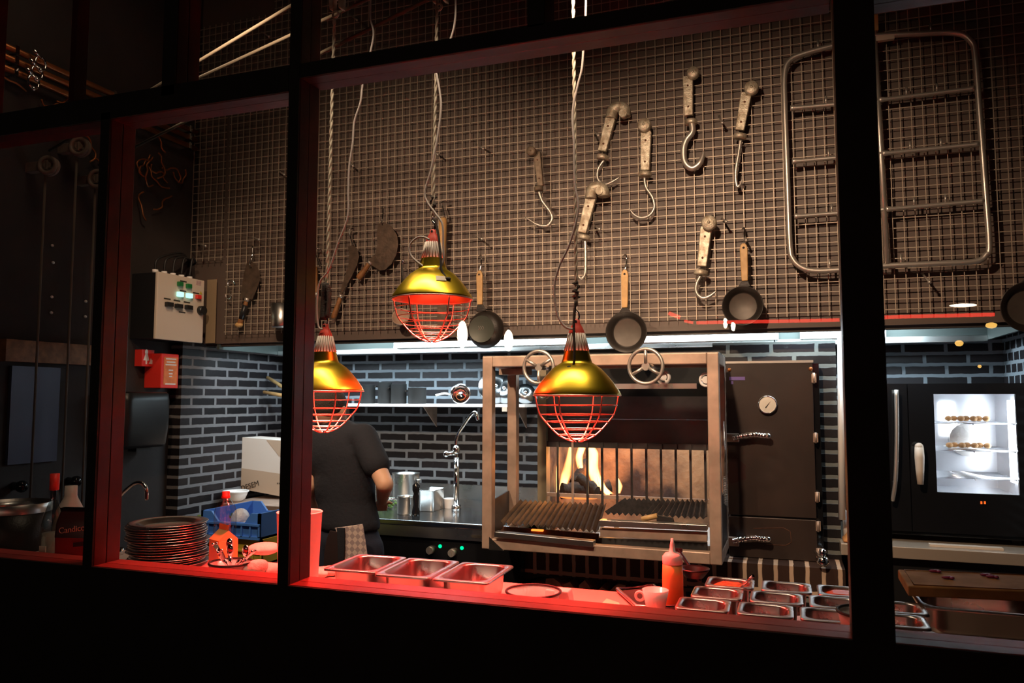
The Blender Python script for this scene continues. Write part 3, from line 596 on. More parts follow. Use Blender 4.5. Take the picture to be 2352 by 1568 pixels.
# ================================================================== heat lamps
def heat_lamp(name_lbl, c, cordpts, cap_dir=0, sticker=False, tilt=0):
    t = thing('heat_lamp', name_lbl, 'heat lamp', c, 'gold heat lamps over the pass')
    L = MB()
    L.lathe([(.107, -.004), (.1085, 0), (.107, .003), (.104, .009), (.0986, .0166), (.091, .028), (.0814, .040), (.070, .053), (.0594, .064), (.047, .0725), (.0385, .078), (.0365, .084), (.033, .096), (.030, .107)], c, 64)
    L.build('lamp_shade', 'gold', t)
    MB().lathe([(.106, -.003), (.102, .008), (.0966, .0156), (.0794, .038), (.0574, .062), (.0365, .076), (.028, .10)], c, 64).build('inner_reflector', 'gold_in', t)
    MB().tube([c+V((.1075*math.cos(a), .1075*math.sin(a), -.003)) for a in [k*2*PI/48 for k in range(48)]], .0022, 8, closed=True).build('rim_ring', 'cage', t)
    m = MB()
    m.lathe([(.0275, .107), (.017, .150)], c, 32)
    for k in range(22):
        a = 2*PI*k/22; u = V((math.cos(a), math.sin(a), 0)); m.tube([c+u*.0305+V((0, 0, .106)), c+u*.0195+V((0, 0, .151))], .0017, 6)
    m.build('vented_neck', 'rib', t)
    MB().lathe([(.0205, .149), (.0200, .154), (.015, .166), (.009, .176), (.0085, .184), (0, .188)], c, 28, sy=.8).build('cap', 'redcap', t)
    MB().lathe([(0, 0), (.0035, 0)], c+V((0, -.0074, .180)), 10, (0, -1, 0)).build('cap_hole', 'rubber', t)
    hk = [c+V((0, 0, .180)), c+V((.006, 0, .188)), c+V((.006, 0, .200)), c+V((0, 0, .207)), c+V((-.003, 0, .213)), c+V((0, 0, .222))]
    MB().tube(curve(hk, 5), .0026, 8).build('hook', 'chrome', t)
    # cage
    cg = MB(); rg = [(.099, -.027), (.0915, -.050), (.078, -.0677), (.062, -.0855), (.046, -.100), (.028, -.110)]
    for r, z in rg: cg.tube([c+V((r*math.cos(a), r*math.sin(a), z)) for a in [k*2*PI/40 for k in range(40)]], .0013, 6, closed=True)
    vz = [(.103, -.004)]+rg+[(.008, -.117)]
    for k in range(6):
        a = 2*PI*k/6+.35; cg.tube(curve([c+V((r*math.cos(a), r*math.sin(a), z)) for r, z in vz], 3), .0020, 6)
    cg.build('wire_cage', 'cage', t)
    MB().lathe([(0, .012), (.02, .014), (.034, .022), (.041, .034), (.040, .045), (.030, .062), (.016, .078), (.014, .10)], c, 28).build('bulb', 'bulb', t)
    if sticker:
        s = MB(); 
        for (u0, u1) in ((-1.02, -.70),):
            vs = []; 
            for zz, rr in ((.036, .0872), (.0495, .0762)):
                for k in range(6):
                    a = u0+(u1-u0)*k/5; vs.append(c+V((rr*math.cos(a), rr*math.sin(a), zz)))
            s.add(vs, [(k, k+1, k+7, k+6) for k in range(5)])
        s.build('price_sticker', 'cream', t)
    for ch in t.children:
        for v in ch.data.vertices: v.co *= KL
    MB().tube(curve(cordpts, 8), .0032, 8).build('power_cord', 'cord', t)
    return t
def rope_knot(lbl, c, top, r=.0065, dark=.0, x2=None):
    z0 = c.z+.236; t = thing('lamp_rope', lbl, 'rope', V((c.x, c.y, z0)), 'twisted ropes holding the heat lamps')
    b = V((c.x, c.y, z0))
    for s_ in (0, PI):      # twisted two-strand rope
        n = int((top-b).length/.012); pts = [b.lerp(top, k/n)+V((.0024*math.cos(k*1.3+s_), .0024*math.sin(k*1.3+s_), 0)) for k in range(n+1)]
        MB().tube(pts, .0033, 6).build('strand', 'rope', t)
    random.seed(int(abs(c.x)*1000)); 
    MB().tube([b+V((random.uniform(-.009, .009), random.uniform(-.009, .009), .02+.004*k)) for k in range(12)], .0042, 6).build('knot', 'roped', t)
    return t
CY = 2.0; KL = 1.075
c1, c2, c3 = P(745, 896, CY-.0), P(993, 685, CY), P(1325, 905, CY)
rope_knot('left rope carrying the lamp at the thick window post', c1, P(768, 44, CY)); rope_knot('middle rope carrying the highest gold lamp', c2, P(1004, 14, CY)); rope_knot('right rope running out of the top of the photo to the right lamp', c3, P(1316, -60, CY))
def cp(pts, Y): return [P(x, y, Y) for x, y in pts]
heat_lamp('left gold heat lamp half hidden by the thick window post', c1, cp([(852, -20), (851, 40), (858, 75), (852, 115), (834, 190), (828, 235), (814, 280), (810, 330), (802, 385), (800, 440), (798, 500), (776, 560), (755, 620), (734, 650), (728, 700), (731, 748), (741, 756)], CY-.02))
heat_lamp('middle gold heat lamp, hanging highest, with a price sticker', c2, cp([(1046, -20), (1046, 40), (1035, 90), (1004, 160), (1004, 175), (1010, 210), (1013, 250), (1004, 320), (990, 390), (976, 440), (982, 465), (1000, 490), (1016, 515), (1018, 560), (1019, 595), (1008, 618), (992, 622), (970, 610), (948, 592), (940, 575), (944, 558), (960, 545), (975, 545), (986, 550)], CY-.035), sticker=True)
heat_lamp('right gold heat lamp hanging in front of the fire', c3, cp([(1346, -20), (1345, 40), (1340, 115), (1336, 160), (1326, 200), (1315, 260), (1318, 330), (1320, 420), (1328, 480), (1308, 560), (1285, 610), (1273, 660), (1280, 720), (1298, 750), (1320, 756)], CY-.02))
tag(MB().tube(curve(cp([(1322, 690), (1318, 740), (1319, 800), (1318, 835), (1310, 842)], CY-.05), 5), .0035, 8).ell(P(1308, 843, CY-.055), (.008, .008, .004)).build('rope_tail', 'roped', None, off=c3+V((0, 0, .2))), 'black loose rope end lying on the neck of the right lamp', 'rope')
tag(MB().tube(curve(cp([(998, 500), (1007, 540), (1012, 590), (1014, 620), (1026, 640)], CY-.045), 5), .0035, 8).ell(P(1028, 640, CY-.05), (.010, .008, .005)).build('rope_tail', 'roped', None, off=c2+V((0, 0, .2))), 'black loose rope end lying on the shade of the middle lamp', 'rope')
tag(MB().tube(curve(cp([(748, 650), (745, 690), (743, 735)], CY-.0), 4), .011, 10).tube(curve(cp([(754, 655), (756, 690), (752, 730)], CY-.01), 4), .007, 10).build('rope_bundle', 'roped', None, off=c1+V((0, 0, .2))), 'dark bundled rope above the left lamp cap', 'rope')
# rope blocks at top
for c, l in ((P(775, 8, CY), 'cast pulley block above the left lamp'), (P(1012, -10, CY), 'cast pulley block above the middle lamp')):
    t = thing('pulley_block', l, 'pulley block', c, 'pulley blocks at the top')
    for s_ in (-1, 1): MB().prism([c+V((s_*.016+a, -.012, b)) for a, b in ((-.006, -.02), (.006, -.025), (.010, .04), (0, .07), (-.010, .04))], (0, .024, 0)).build('cheek', 'alu', t, bevel=.003)
    wheel_mesh(c+V((0, 0, .03)), (0, 1, 0), .02, .004, .006).build('sheave', 'tube', t)
    q = c+V((-.006, 0, -.034)); MB().tube([q+V((.010*math.cos(a), 0, .010*math.sin(a))) for a in [k*2*PI/16 for k in range(16)]], .0035, 8, closed=True).build('eye', 'alu', t)
# ================================================================== pass counter and what stands on it
CT = 1.09
ctr = thing('pass_counter', 'pale worktop running along the inside of the window under the heat lamps', 'counter', (-1.5, 1.84, 0))
MB().box((-3.5, 1.61, CT-.04), (-.27, 2.075, CT)).build('worktop', 'counter', ctr, bevel=.004)
MB().box((-3.45, 1.62, 0), (-.29, 2.05, CT-.04)).build('cupboard', 'black', ctr)
pt = thing('preparation_counter', 'steel topping counter holding nine small pans at the right of the pass', 'counter', (.4, 1.95, 0))
MB().box((-.265, 1.61, CT-.10), (1.6, 2.30, CT-.055)).build('well_floor', 'steel_d', pt)
MB().box((-.265, 1.62, 0), (1.6, 2.28, CT-.10)).build('cupboard', 'black', pt)
def gnpan(c, w, d, h, name, lbl, grp, m='gnsteel', fl=.013, rz=0, rc=.03, seed=0):
    t = thing(name, lbl, 'food pan', c, grp); t.rotation_euler.z = rz
    loc = lambda r: [V(c)+Matrix.Rotation(rz, 3, 'Z') @ q for q in r]
    R = [rrect(0, 0, w, d, .012, -.004), rrect(0, 0, w, d, .012, 0), rrect(0, 0, w-.004, d-.004, .011, .0012), rrect(0, 0, w-2*fl, d-2*fl, rc, .001), rrect(0, 0, w-2*fl-.004, d-2*fl-.004, rc, -.003), rrect(0, 0, w-2*fl-.010, d-2*fl-.010, rc, -h*.75), rrect(0, 0, w-2*fl-.018, d-2*fl-.018, rc*.8, -h*.95), rrect(0, 0, w-2*fl-.04, d-2*fl-.04, rc*.6, -h)]
    mb = MB(); mb.rings([loc(r) for r in R], True); o = mb.build('pan_body', m, t)
    return t, loc
GR = 'empty gastro pans on the window ledge'
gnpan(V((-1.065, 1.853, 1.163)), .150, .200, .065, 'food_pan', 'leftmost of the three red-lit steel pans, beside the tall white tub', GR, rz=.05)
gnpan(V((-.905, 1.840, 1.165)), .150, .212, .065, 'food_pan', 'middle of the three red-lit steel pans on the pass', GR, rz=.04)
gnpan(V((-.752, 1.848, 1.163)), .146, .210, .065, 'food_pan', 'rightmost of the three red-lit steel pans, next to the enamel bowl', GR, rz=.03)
nm = [['front left', 'middle left', 'back left'], ['front centre', 'middle centre', 'back centre'], ['front right', 'middle right', 'back right']]
for i in range(3):
    for k in range(3):
        cx = -.188+i*.131+k*.022 + (0 if i == 0 else .004); cyy = 1.852+k*.115
        w = .118; s_ = ' holding shredded orange food' if (i, k) == (0, 2) else ' filled with orange sauce' if (i, k) == (2, 2) else ''
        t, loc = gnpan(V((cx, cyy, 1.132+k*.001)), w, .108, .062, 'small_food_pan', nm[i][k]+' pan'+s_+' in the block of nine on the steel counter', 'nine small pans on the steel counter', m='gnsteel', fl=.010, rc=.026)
        if (i, k) in ((0, 2), (2, 2)):
            r0 = loc(rrect(0, 0, w-.030, .078, .022, -.012)); MB().rings([loc(rrect(0, 0, w-.038, .070, .022, -.055)), r0, [V((cx, cyy, 1.131))+(q-V((cx, cyy, 1.120)))*.55 for q in r0]], True).build('filling', 'food' if i == 0 else 'sauce', t)
for k, (cx, cyy) in enumerate(((.222, 1.86), (.236, 1.975))):
    gnpan(V((cx+.0, cyy, 1.132)), .10, .108, .062, 'small_food_pan', ('nearer' if k == 0 else 'farther')+' small steel pan just right of the wide window post', 'small pans right of the wide post', m='gnsteel', fl=.010, rc=.026)
sp_ = thing('long_spoon', 'steel spoon handle leaning out of the pan with shredded orange food', 'spoon', P(1715, 1332, 2.05))
MB().tube([P(1730, 1322, 2.0), P(1700, 1350, 2.04)], [.004, .003], 8).build('handle', 'chrome', sp_); MB().ell(P(1697, 1354, 2.05), (.012, .02, .004)).build('spoon_bowl', 'chrome', sp_)
ws = thing('wooden_spatula', 'upright wooden spatula against the wide window post', 'spatula', P(1957, 1375, 2.0))
a, b = P(1955, 1318, 1.93), P(1966, 1385, 1.93); MB().prism([a+V((-.005, 0, 0)), a+V((0, 0, .007)), a+V((.009, 0, .003)), a+V((.014, 0, -.01)), b+V((.008, 0, 0)), b+V((-.004, 0, 0)), a+V((-.006, 0, -.02))], (0, .006, 0)).build('blade', 'wood', ws, bevel=.001)
def enamel(lbl, c, r, h, name='enamel_bowl', cat='bowl', rimm='cordb'):
    t = thing(name, lbl, cat, c)
    MB().lathe([(0, 0), (r*.66, 0), (r*.74, .004), (r*.92, h*.7), (r, h), (r*.965, h), (r*.88, h*.6), (r*.70, .008), (0, .006)], c, 44).build('body', 'white', t)
    MB().tube([c+V((r*math.cos(a), r*math.sin(a), h)) for a in [k*2*PI/44 for k in range(44)]], .0032, 8, closed=True).build('rim', rimm, t)
    return t
p = PZ(1225, 1357, 1.148); enamel('white enamel bowl with black rim right of the three steel pans', V((p.x, p.y, CT)), .064, .058)
p = PZ(1955, 1402, 1.165); enamel('enamel bowl with black rim in front of the wide window post', V((p.x+.025, p.y, 1.1)), .052, .065)
p = PZ(530, 1291, 1.155); cbw = V((p.x, p.y, CT)); enamel('white enamel bowl full of cutlery at the foot of the drinks carton', cbw, .056, .065)
random.seed(5)
wh = ['leaning far left', 'standing upright in the middle', 'leaning right', 'crossing the middle', 'leaning back left', 'leaning back right', 'lying lowest at the right']
for k, (dx, dz, dy) in enumerate(((-.055, .075, .0), (.005, .06, -.01), (.04, .055, .01), (-.02, .055, -.02), (-.03, .07, .03), (.025, .05, .03), (.075, .06, .0))):
    a = cbw+V((-dx*.3, -dy*.3, .02)); b = cbw+V((dx, dy, .055+dz*.75)); d = (b-a); u, v = frame_of(d)
    tt = thing('cutlery_piece', 'shiny piece of cutlery in the enamel bowl, '+wh[k], 'cutlery', a, 'cutlery in the enamel bowl')
    MB().tube([a, a+d*.5, a+d*.7], [.0025, .003, .006], 8).build('shaft', 'chrome', tt)
    if k % 3: MB().ell(b, (.011, .005, .016)).build('spoon_end', 'chrome', tt)
    else: MB().prism([a+d*.68-u*.008, a+d*.68+u*.008, b+u*.010, b-u*.010], v*.0015).ell(b+u*.007, .004).ell(b-u*.007, .004).build('blunt_end', 'chrome', tt)
# small box behind the bowl, scraps
p = PZ(1290, 1362, 1.14); p = V((p.x, p.y+.02, 1.142)); tag(MB().hexa([p+V((-.045, -.01, -.05)), p+V((.022, -.01, -.05)), p+V((.022, .03, -.05)), p+V((-.045, .03, -.05)), p+V((-.045, -.01, .0)), p+V((.012, -.01, .0)), p+V((.012, .03, .0)), p+V((-.045, .03, .0))]).build('small_white_box', 'whitep', None, off=V((p.x, p.y, CT)), bevel=.003), 'small sloped white box half behind the enamel bowl on the pass', 'box')
p = PZ(1400, 1388, CT+.003); 
tag(MB().prism([p+V((-.02, -.02, 0)), p+V((.035, -.03, 0)), p+V((.02, .02, 0)), p+V((-.015, .035, .004))], (0, 0, .0015)).build('paper_scrap', 'pap', None, off=p), 'cream paper scrap on the pass between the bowl and the dark tray', 'paper')
# dark tray
q = [PZ(1418, 1352, 1.10), PZ(1500, 1344, 1.10), PZ(1560, 1392, 1.10), PZ(1462, 1392, 1.10)]
tr = thing('serving_tray', 'dark steel tray behind the small white cup', 'tray', V((q[0].x, q[0].y, CT)))
MB().prism([v-V((0, 0, .008)) for v in q], (0, 0, .003)).build('base', 'sheet', tr)
MB().tube(q, .005, 8, closed=True).build('rim', 'steel', tr)
# cup
p = PZ(1507, 1394, CT); cu = thing('espresso_cup', 'small white cup with round handle in front of the orange squeeze bottle', 'cup', p)
p = V((p.x, 1.90, CT+.007)); p.x = P(1506, 1390, 1.9).x
MB().lathe([(0, 0), (.020, 0), (.022, .003), (.0315, .048), (.029, .048), (.020, .006), (0, .005)], p, 36).build('body', 'white', cu)
MB().tube([p+V((-.037+.010*math.cos(a), -.005, .031+.010*math.sin(a))) for a in [k*2*PI/16 for k in range(16)]], .0033, 8, closed=True).build('handle', 'white', cu)
p = P(1546, 1385, 1.97); p.z = CT; sq = thing('squeeze_bottle', 'orange squeeze bottle with pale nozzle cap beside the white cup', 'bottle', p)
MB().lathe([(0, 0), (.024, 0), (.0255, .004), (.0255, .075), (.024, .105), (0, .105)], p, 32).build('body', 'sauceb', sq)
MB().lathe([(.0235, .103), (.0245, .106), (.0245, .122), (.018, .130), (.008, .133), (.0055, .150), (.003, .166), (0, .166)], p, 32).build('nozzle_cap', 'whitep', sq)
# plate stack
random.seed(2); base = P(384, 1285, 1.93); base.z = CT
pl0 = None; N_ = 17
ordn = ['lowest', 'second', 'third', 'fourth', 'fifth', 'sixth', 'seventh', 'eighth', 'ninth', 'tenth', 'eleventh', 'twelfth', 'thirteenth', 'fourteenth', 'fifteenth', 'sixteenth']
for k in range(N_):
    loc = base+V((random.uniform(-.004, .004)+(.012 if k in (3, 4, 9) else 0)-(.004 if k > 10 else 0), random.uniform(-.004, .004), k*.0074))
    lb = ('topmost round steel plate of the tall stack on the pass' if k == N_-1 else 'lowest round steel plate of the tall stack on the pass' if k == 0 else 'round steel plate, %s from the bottom of the tall stack' % ordn[k])
    if pl0 is None:
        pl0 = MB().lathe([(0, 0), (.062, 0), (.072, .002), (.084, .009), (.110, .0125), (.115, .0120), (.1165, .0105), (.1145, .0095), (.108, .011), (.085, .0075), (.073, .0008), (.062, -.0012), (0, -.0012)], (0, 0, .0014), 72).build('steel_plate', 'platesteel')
        pl0.location = loc; tag(pl0, lb, 'plate', 'stacked steel plates on the pass')
    else:
        o = pl0.copy(); COL.objects.link(o); o.location = loc; o['label'] = lb
# carton
c = P(513, 1260, 1.885); c.z = CT; ct_ = thing('drinks_carton', 'orange gable-top drinks carton in front of the clear plastic bottle', 'carton', c)
Rz = Matrix.Rotation(-.42, 3, 'Z'); w = .030
def cc(x, y, z): return c+Rz @ V((x, y, z))
MB().hexa([cc(-w, -w, 0), cc(w, -w, 0), cc(w, w, 0), cc(-w, w, 0), cc(-w, -w, .102), cc(w, -w, .102), cc(w, w, .102), cc(-w, w, .102)]).build('body', 'carton', ct_, bevel=.002)
MB().add([cc(-w, -w, .102), cc(w, -w, .102), cc(w, w, .102), cc(-w, w, .102), cc(-w, 0, .128), cc(w, 0, .128), cc(-w, 0, .144), cc(w, 0, .144)], [(0, 1, 5, 4), (2, 3, 4, 5), (0, 4, 3), (1, 2, 5), (4, 5, 7, 6)]).build('gable_top', 'carton', ct_)
MB().hexa([cc(-w+.006, -w-.0008, .012), cc(w-.006, -w-.0008, .012), cc(w-.006, -w, .012), cc(-w+.006, -w, .012), cc(-w+.006, -w-.0008, .09), cc(w-.006, -w-.0008, .09), cc(w-.006, -w, .09), cc(-w+.006, -w, .09)]).build('front_label', 'cartonf', ct_)
# clear bottle
c = P(517, 1200, 1.985); c.z = CT; bo = thing('plastic_bottle', 'clear plastic bottle with red cap beside the stack of steel plates', 'bottle', c)
MB().lathe([(0, .004), (.028, 0), (.033, .006), (.033, .150), (.0325, .162), (.028, .180), (.018, .196), (.011, .204), (.010, .214)], c, 36).build('body', 'pet', bo)
MB().lathe([(.011, .204), (.013, .205), (.013, .211), (.0115, .212), (.0115, .224), (0, .225)], c, 24).build('cap', 'red', bo)
# folded cloths
for i, (x, y, w, h_, Y) in enumerate(((604, 1283, 34, 12, 1.93), (612, 1309, 27, 14, 1.86), (586, 1303, 18, 16, 1.80))):
    c = P(x, y, Y); s_ = mpp(x, Y); 
    if i == 0: c.z = 1.163
    t = MB().ell(c, (w*s_, .05, h_*s_*1.05), 24, 14).ell(c+V((w*s_*.25, 0, 0)), (w*s_*.8, .045, h_*s_*1.1), 20, 12).build('folded_cloth', 'cloth', None, off=V((c.x, c.y, c.z-h_*s_)))
    tag(t, ['upper folded pale cloth roll right of the cutlery bowl', 'lower folded pale cloth roll next to the thick window post', 'small folded pale cloth directly behind the cutlery bowl'][i], 'cloth', 'folded cloths beside the cutlery')
MB_ = MB(); c = P(640, 1310, 1.87); c.z = CT+.0005
c = P(686, 1280, 1.835); c.z = CT; tb = thing('white_tub', 'tall tapered white plastic tub glowing red behind the thick window post', 'tub', c)
MB().lathe([(0, 0), (.050, 0), (.052, .004), (.0605, .198), (.0625, .200), (.0605, .202), (.058, .196), (.049, .006), (0, .005)], c, 48).build('body', 'whitep', tb)
c = PZ(758, 1318, CT+.006); rs = []
random.seed(9); t = MB()
for k in range(3): t.ell(c+V((.012*k-.03, .02*(k-1), .006)), (.045, .022, .014), 18, 10, Matrix.Rotation(.5*k-.4, 3, 'Z'))
tag(t.build('crumpled_towel', 'cloth', None, off=c), 'crumpled pale towel between the white tub and the leftmost steel pan', 'towel')
# left pane group
c = P(28, 1250, 1.95); c.z = CT; po = thing('large_pot', 'large steel pot with shiny rim at the far left of the pass', 'pot', c); R_ = c.x-P(88, 1180, 1.95).x; R_ = abs(R_)
zr = P(28, 1169, 1.83).z-CT
MB().lathe([(0, 0), (R_*.97, 0), (R_, .005), (R_, zr-.025), (R_*.98, zr-.025), (R_*.96, .008), (0, .006)], c, 56).build('body', 'iron', po)
MB().lathe([(R_*1.01, zr-.030), (R_*1.015, zr), (R_*1.003, zr+.001), (R_*1.003, zr-.030)], c, 56).build('rim_band', 'steel', po)
c = P(119, 1250, 1.80); c.z = CT; gb = thing('glass_bottle', 'glass bottle with red cap behind the sugar pack', 'bottle', c); s_ = mpp(119, 1.8); ht = P(119, 1087, 1.8).z-CT
MB().lathe([(0, .003), (.028, 0), (.031, .005), (.031, ht*.45), (.026, ht*.55), (.012, ht*.70), (.0105, ht*.84)], c, 32).build('body', 'lid', gb)
MB().lathe([(0, .004), (.027, .004), (.028, .006), (.028, ht*.36), (0, ht*.36)], c, 32).build('contents', 'milk', gb)
MB().lathe([(.0125, ht*.82), (.0135, ht*.83), (.0135, ht), (0, ht)], c, 24).build('cap', 'red', gb)
MB().box(c+V((-.012, -.033, .03)), c+V((.014, -.0305, .065))).build('paper_label', 'cream', gb)
c = P(160, 1200, 1.93); c.z = CT; jg = thing('milk_jug', 'milky white plastic jug behind the sugar pack', 'jug', c); ht = P(162, 1115, 1.93).z-CT
MB().lathe([(0, 0), (.045, 0), (.048, .006), (.048, ht*.45), (.040, ht*.66), (.022, ht*.82), (.019, ht*.86), (.0185, ht), (0, ht)], c, 36).build('body', 'milk', jg)
c = PZ(180, 1232, CT+.07); c = P(184, 1250, 1.70); c.z = CT; sk = thing('sugar_pack', 'dark and red foil sugar pack with lettering left of the first window post', 'pack', c)
Rz = Matrix.Rotation(.25, 3, 'Z')
def sg_(x, y, z): return c+Rz @ V((x, y, z))
hp = .170; MB().rings([[sg_(*v) for v in r] for r in ([(v.x, v.y, z) for v in rrect(0, 0, .125*k, .055*k2, .015, 0)] for z, k, k2 in ((0, .95, .9), (.01, 1, 1), (hp*.70, 1.02, 1.05)))], False, True).build('lower_pack', 'pack', sk)
MB().rings([[sg_(*v) for v in r] for r in ([(v.x, v.y, z) for v in rrect(0, 0, .125*k, .055*k2, .012, 0)] for z, k, k2 in ((hp*.70, 1.02, 1.05), (hp*.95, 1, .9), (hp*1.10, .97, .4), (hp*1.17, .95, .08)))], True, False).build('upper_pack', 'packd', sk)
text('Candico', .0235, 'packt', sk, sg_(-.006, -.0305, hp*.84), Rz @ Matrix.Rotation(.14, 3, 'Y').inverted() @ RXZ)
MB().prism([sg_(-.0, -.0300, .094), sg_(.045, -.0300, .100), sg_(.045, -.0300, .112), sg_(-.0, -.0300, .106)], (0, -.0006, 0)).build('print_block', 'packd', sk)
for (x, y, l) in ((50, 1117, 'round dark knob glinting above the large pot'), (175, 1105, 'round dark knob glinting above the milky jug')):
    c = PX(x, y, XL+.06); t = thing('wall_ball_hook', l, 'knob', c, 'dark wall knobs at far left'); MB().cyl(V((XL, c.y, c.z)), c, .02).build('stem', 'black', t); MB().ell(c, .03).build('ball', 'blackg', t)
# left tap
c = P(270, 1200, 2.0); c.z = CT; tp = thing('curved_tap', 'curved chrome tap spout beside the first window post, lit red', 'tap', c)
MB().cyl(c, c+V((0, 0, .02)), .022).build('base', 'chrome', tp)
MB().tube(curve([c, P(268, 1160, 2.0), P(276, 1140, 2.0), P(290, 1125, 2.0), P(310, 1110, 2.0), P(327, 1110, 2.0), P(336, 1124, 2.0), P(337, 1148, 2.0)], 6), .0062, 12).build('spout', 'chrome', tp)
# right pane: board, hotel pan
q = [PZ(2085, 1345, 1.165), PZ(2385, 1358, 1.165), PZ(2385, 1320, 1.165), PZ(2062, 1307, 1.165)]
bd = thing('chopping_board', 'worn oak chopping board with onion scraps at the right edge', 'chopping board', q[0]-V((0, 0, .025)))
MB().prism([v-V((0, 0, .024)) for v in q], (0, 0, .024)).build('board', 'board', bd, bevel=.003)
cb_ = sum(q, V((0, 0, 0)))/4; MB().tube([cb_+(v-cb_)*.9+V((0, 0, .0003)) for v in q], .0022, 6, closed=True).build('juice_groove', 'wood_d', bd)
for x, y, l in ((2150, 1312, 'pink onion skin at the back left of the chopping board'), (2180, 1327, 'dark onion scrap near the front of the chopping board'), (2268, 1321, 'purple onion scraps on the right of the chopping board'), (2282, 1325, 'darkest onion scrap on the right of the chopping board')):
    c = PZ(x, y, 1.168); m = MB()
    for k in range(3): m.ell(c+V((.006*(k-1), .004*(k % 2), .001)), (.011, .006, .0035), 10, 6, Matrix.Rotation(k*.7, 3, 'Z'))
    tag(m.build('onion_scrap', 'onion', None, off=c), l, 'onion scrap', 'onion scraps on the chopping board')
c = PZ(2240, 1388, 1.125)
gnpan(V((c.x+.01, c.y+.03, 1.125)), .27, .20, .065, 'deep_food_pan', 'large empty steel pan under the front of the chopping board', 'large pan at the right', m='gnsteel', fl=.012, rc=.05)
# ================================================================== back kitchen: stove, shelf
SY = 3.93
x0, x1 = -2.95, P(1106, 1220, SY).x
st = thing('cooking_counter', 'long stainless cooking counter with knobs along the back brick wall', 'counter', ((x0+x1)/2, 4.4, 0))
x1f = P(1240, 1000, 4.26).x-.36
MB().box((x0, SY, .895), (x1f+.35, 4.90, .925)).build('worktop', 'steeltop', st, bevel=.006)
MB().box((x0, SY+.003, .835), (x1f+.35, SY+.05, .895)).build('front_band', 'steel', st)
MB().box((x0, SY+.02, 0), (x1f+.35, 4.9, .835)).build('dark_front', 'blackg', st)
MB().box((x0, 4.88, .92), (x1f+.35, 4.92, 1.02)).build('upstand', 'steel', st)
MB().box((P(1095, 1232, SY).x-.03, SY, .853), (P(1095, 1232, SY).x+.03, SY+.004, .868)).build('maker_plate', 'ink', st)
for x, y in ((991, 1262), (1041, 1268)):
    c = P(x, y, SY+.02); k = lab(MB().cyl(c, c+V((0, -.03, 0)), .023, .020).box(c+V((-.004, -.034, -.02)), c+V((.004, -.03, .02))).build('knob', 'tube', st), 'grey stove knob')
for x, y in ((1011, 1254), (1061, 1258)):
    c = P(x, y, SY+.019); lab(MB().cyl(c, c+V((0, -.003, 0)), .010).build('indicator_light', emis('green_indicator', (0, 1, .35), 1.5), st), 'small green light')
SH = 1.567
sf = thing('wall_shelf', 'long thin pale shelf on the back brick wall above the stove', 'shelf', (-2.2, 4.75, SH))
MB().box((-3.3, 4.60, SH-.018), (P(1205, 927, 4.6).x, 4.94, SH)).build('board', 'whitep', sf)
for x in (-3.0, -2.3, -1.64): MB().prism([(x, 4.93, SH-.02), (x, 4.72, SH-.02), (x, 4.93, SH-.16)], (.006, 0, 0)).build('bracket', 'steel_d', sf)
MB().box((P(1157, 935, 4.59).x-.012, 4.592, SH-.045), (P(1157, 935, 4.59).x+.018, 4.61, SH-.019)).build('clip', 'cream', sf)
for i, (x, w, h_) in enumerate(((845, 34, 42), (884, 32, 48), (916, 36, 44), (958, 42, 36))):
    c = P(x, 900, 4.70); c.z = SH; s_ = mpp(x, 4.7); r = w*s_*.5; hh = h_*s_
    t = thing('dark_pot', ['leftmost', 'second', 'third', 'rightmost'][i]+' of the dark pots on the back shelf', 'pot', c, 'dark pots on the back shelf')
    MB().lathe([(0, 0), (r*.93, 0), (r, .006), (r, hh), (r*1.04, hh+.003), (r*.97, hh), (r*.95, .01), (0, .008)], c, 32).build('body', 'rubber', t)
    MB().tube([c+V((-r*1.0, -.01, hh*.8)), c+V((-r*1.12, -.03, hh*.82)), c+V((-r*1.0, -.05, hh*.8))], .005, 6).build('side_handle', 'iron', t)
c = P(1058, 900, 4.72); c.z = SH+.062; sc_ = thing('steel_saucepan', 'shiny steel saucepan lying on its side on the back shelf', 'saucepan', c)
ax = V((.35, -.9, .1)).normalized(); MB().lathe([(0, -.05), (.045, -.05), (.060, -.035), (.062, .04), (.066, .045), (.060, .04), (.056, -.03), (0, -.042)], c, 36, tuple(ax)).build('body', 'chrome', sc_)
MB().tube(curve([c+V((-.055, -.02, .0)), P(1020, 903, 4.65), P(1000, 908, 4.62)], 4), [.007]*9, 8).build('handle', 'tube', sc_)
for i, (x, y, r, tl) in enumerate(((1138, 885, 40, .5), (1165, 897, 34, -.3), (1207, 890, 24, .4))):
    c = P(x, y, 4.78); R_ = r*mpp(x, 4.78); t = thing('leaning_lid', 'shiny steel pan lid leaning on the back shelf behind the grill frame, '+['leftmost', 'middle', 'rightmost'][i], 'lid', c, 'steel lids behind the grill frame')
    c.z = SH+R_*.97; ax = V((tl, -1, .35)).normalized(); MB().lathe([(R_, 0), (R_*.96, .012), (R_*.5, .025), (0, .03), (0, .026), (R_*.5, .02), (R_*.95, .006)], c, 36, tuple(ax)).build('disc', 'lidm', t)
    MB().ell(c+ax*.035, .014).build('grip', 'chrome', t)
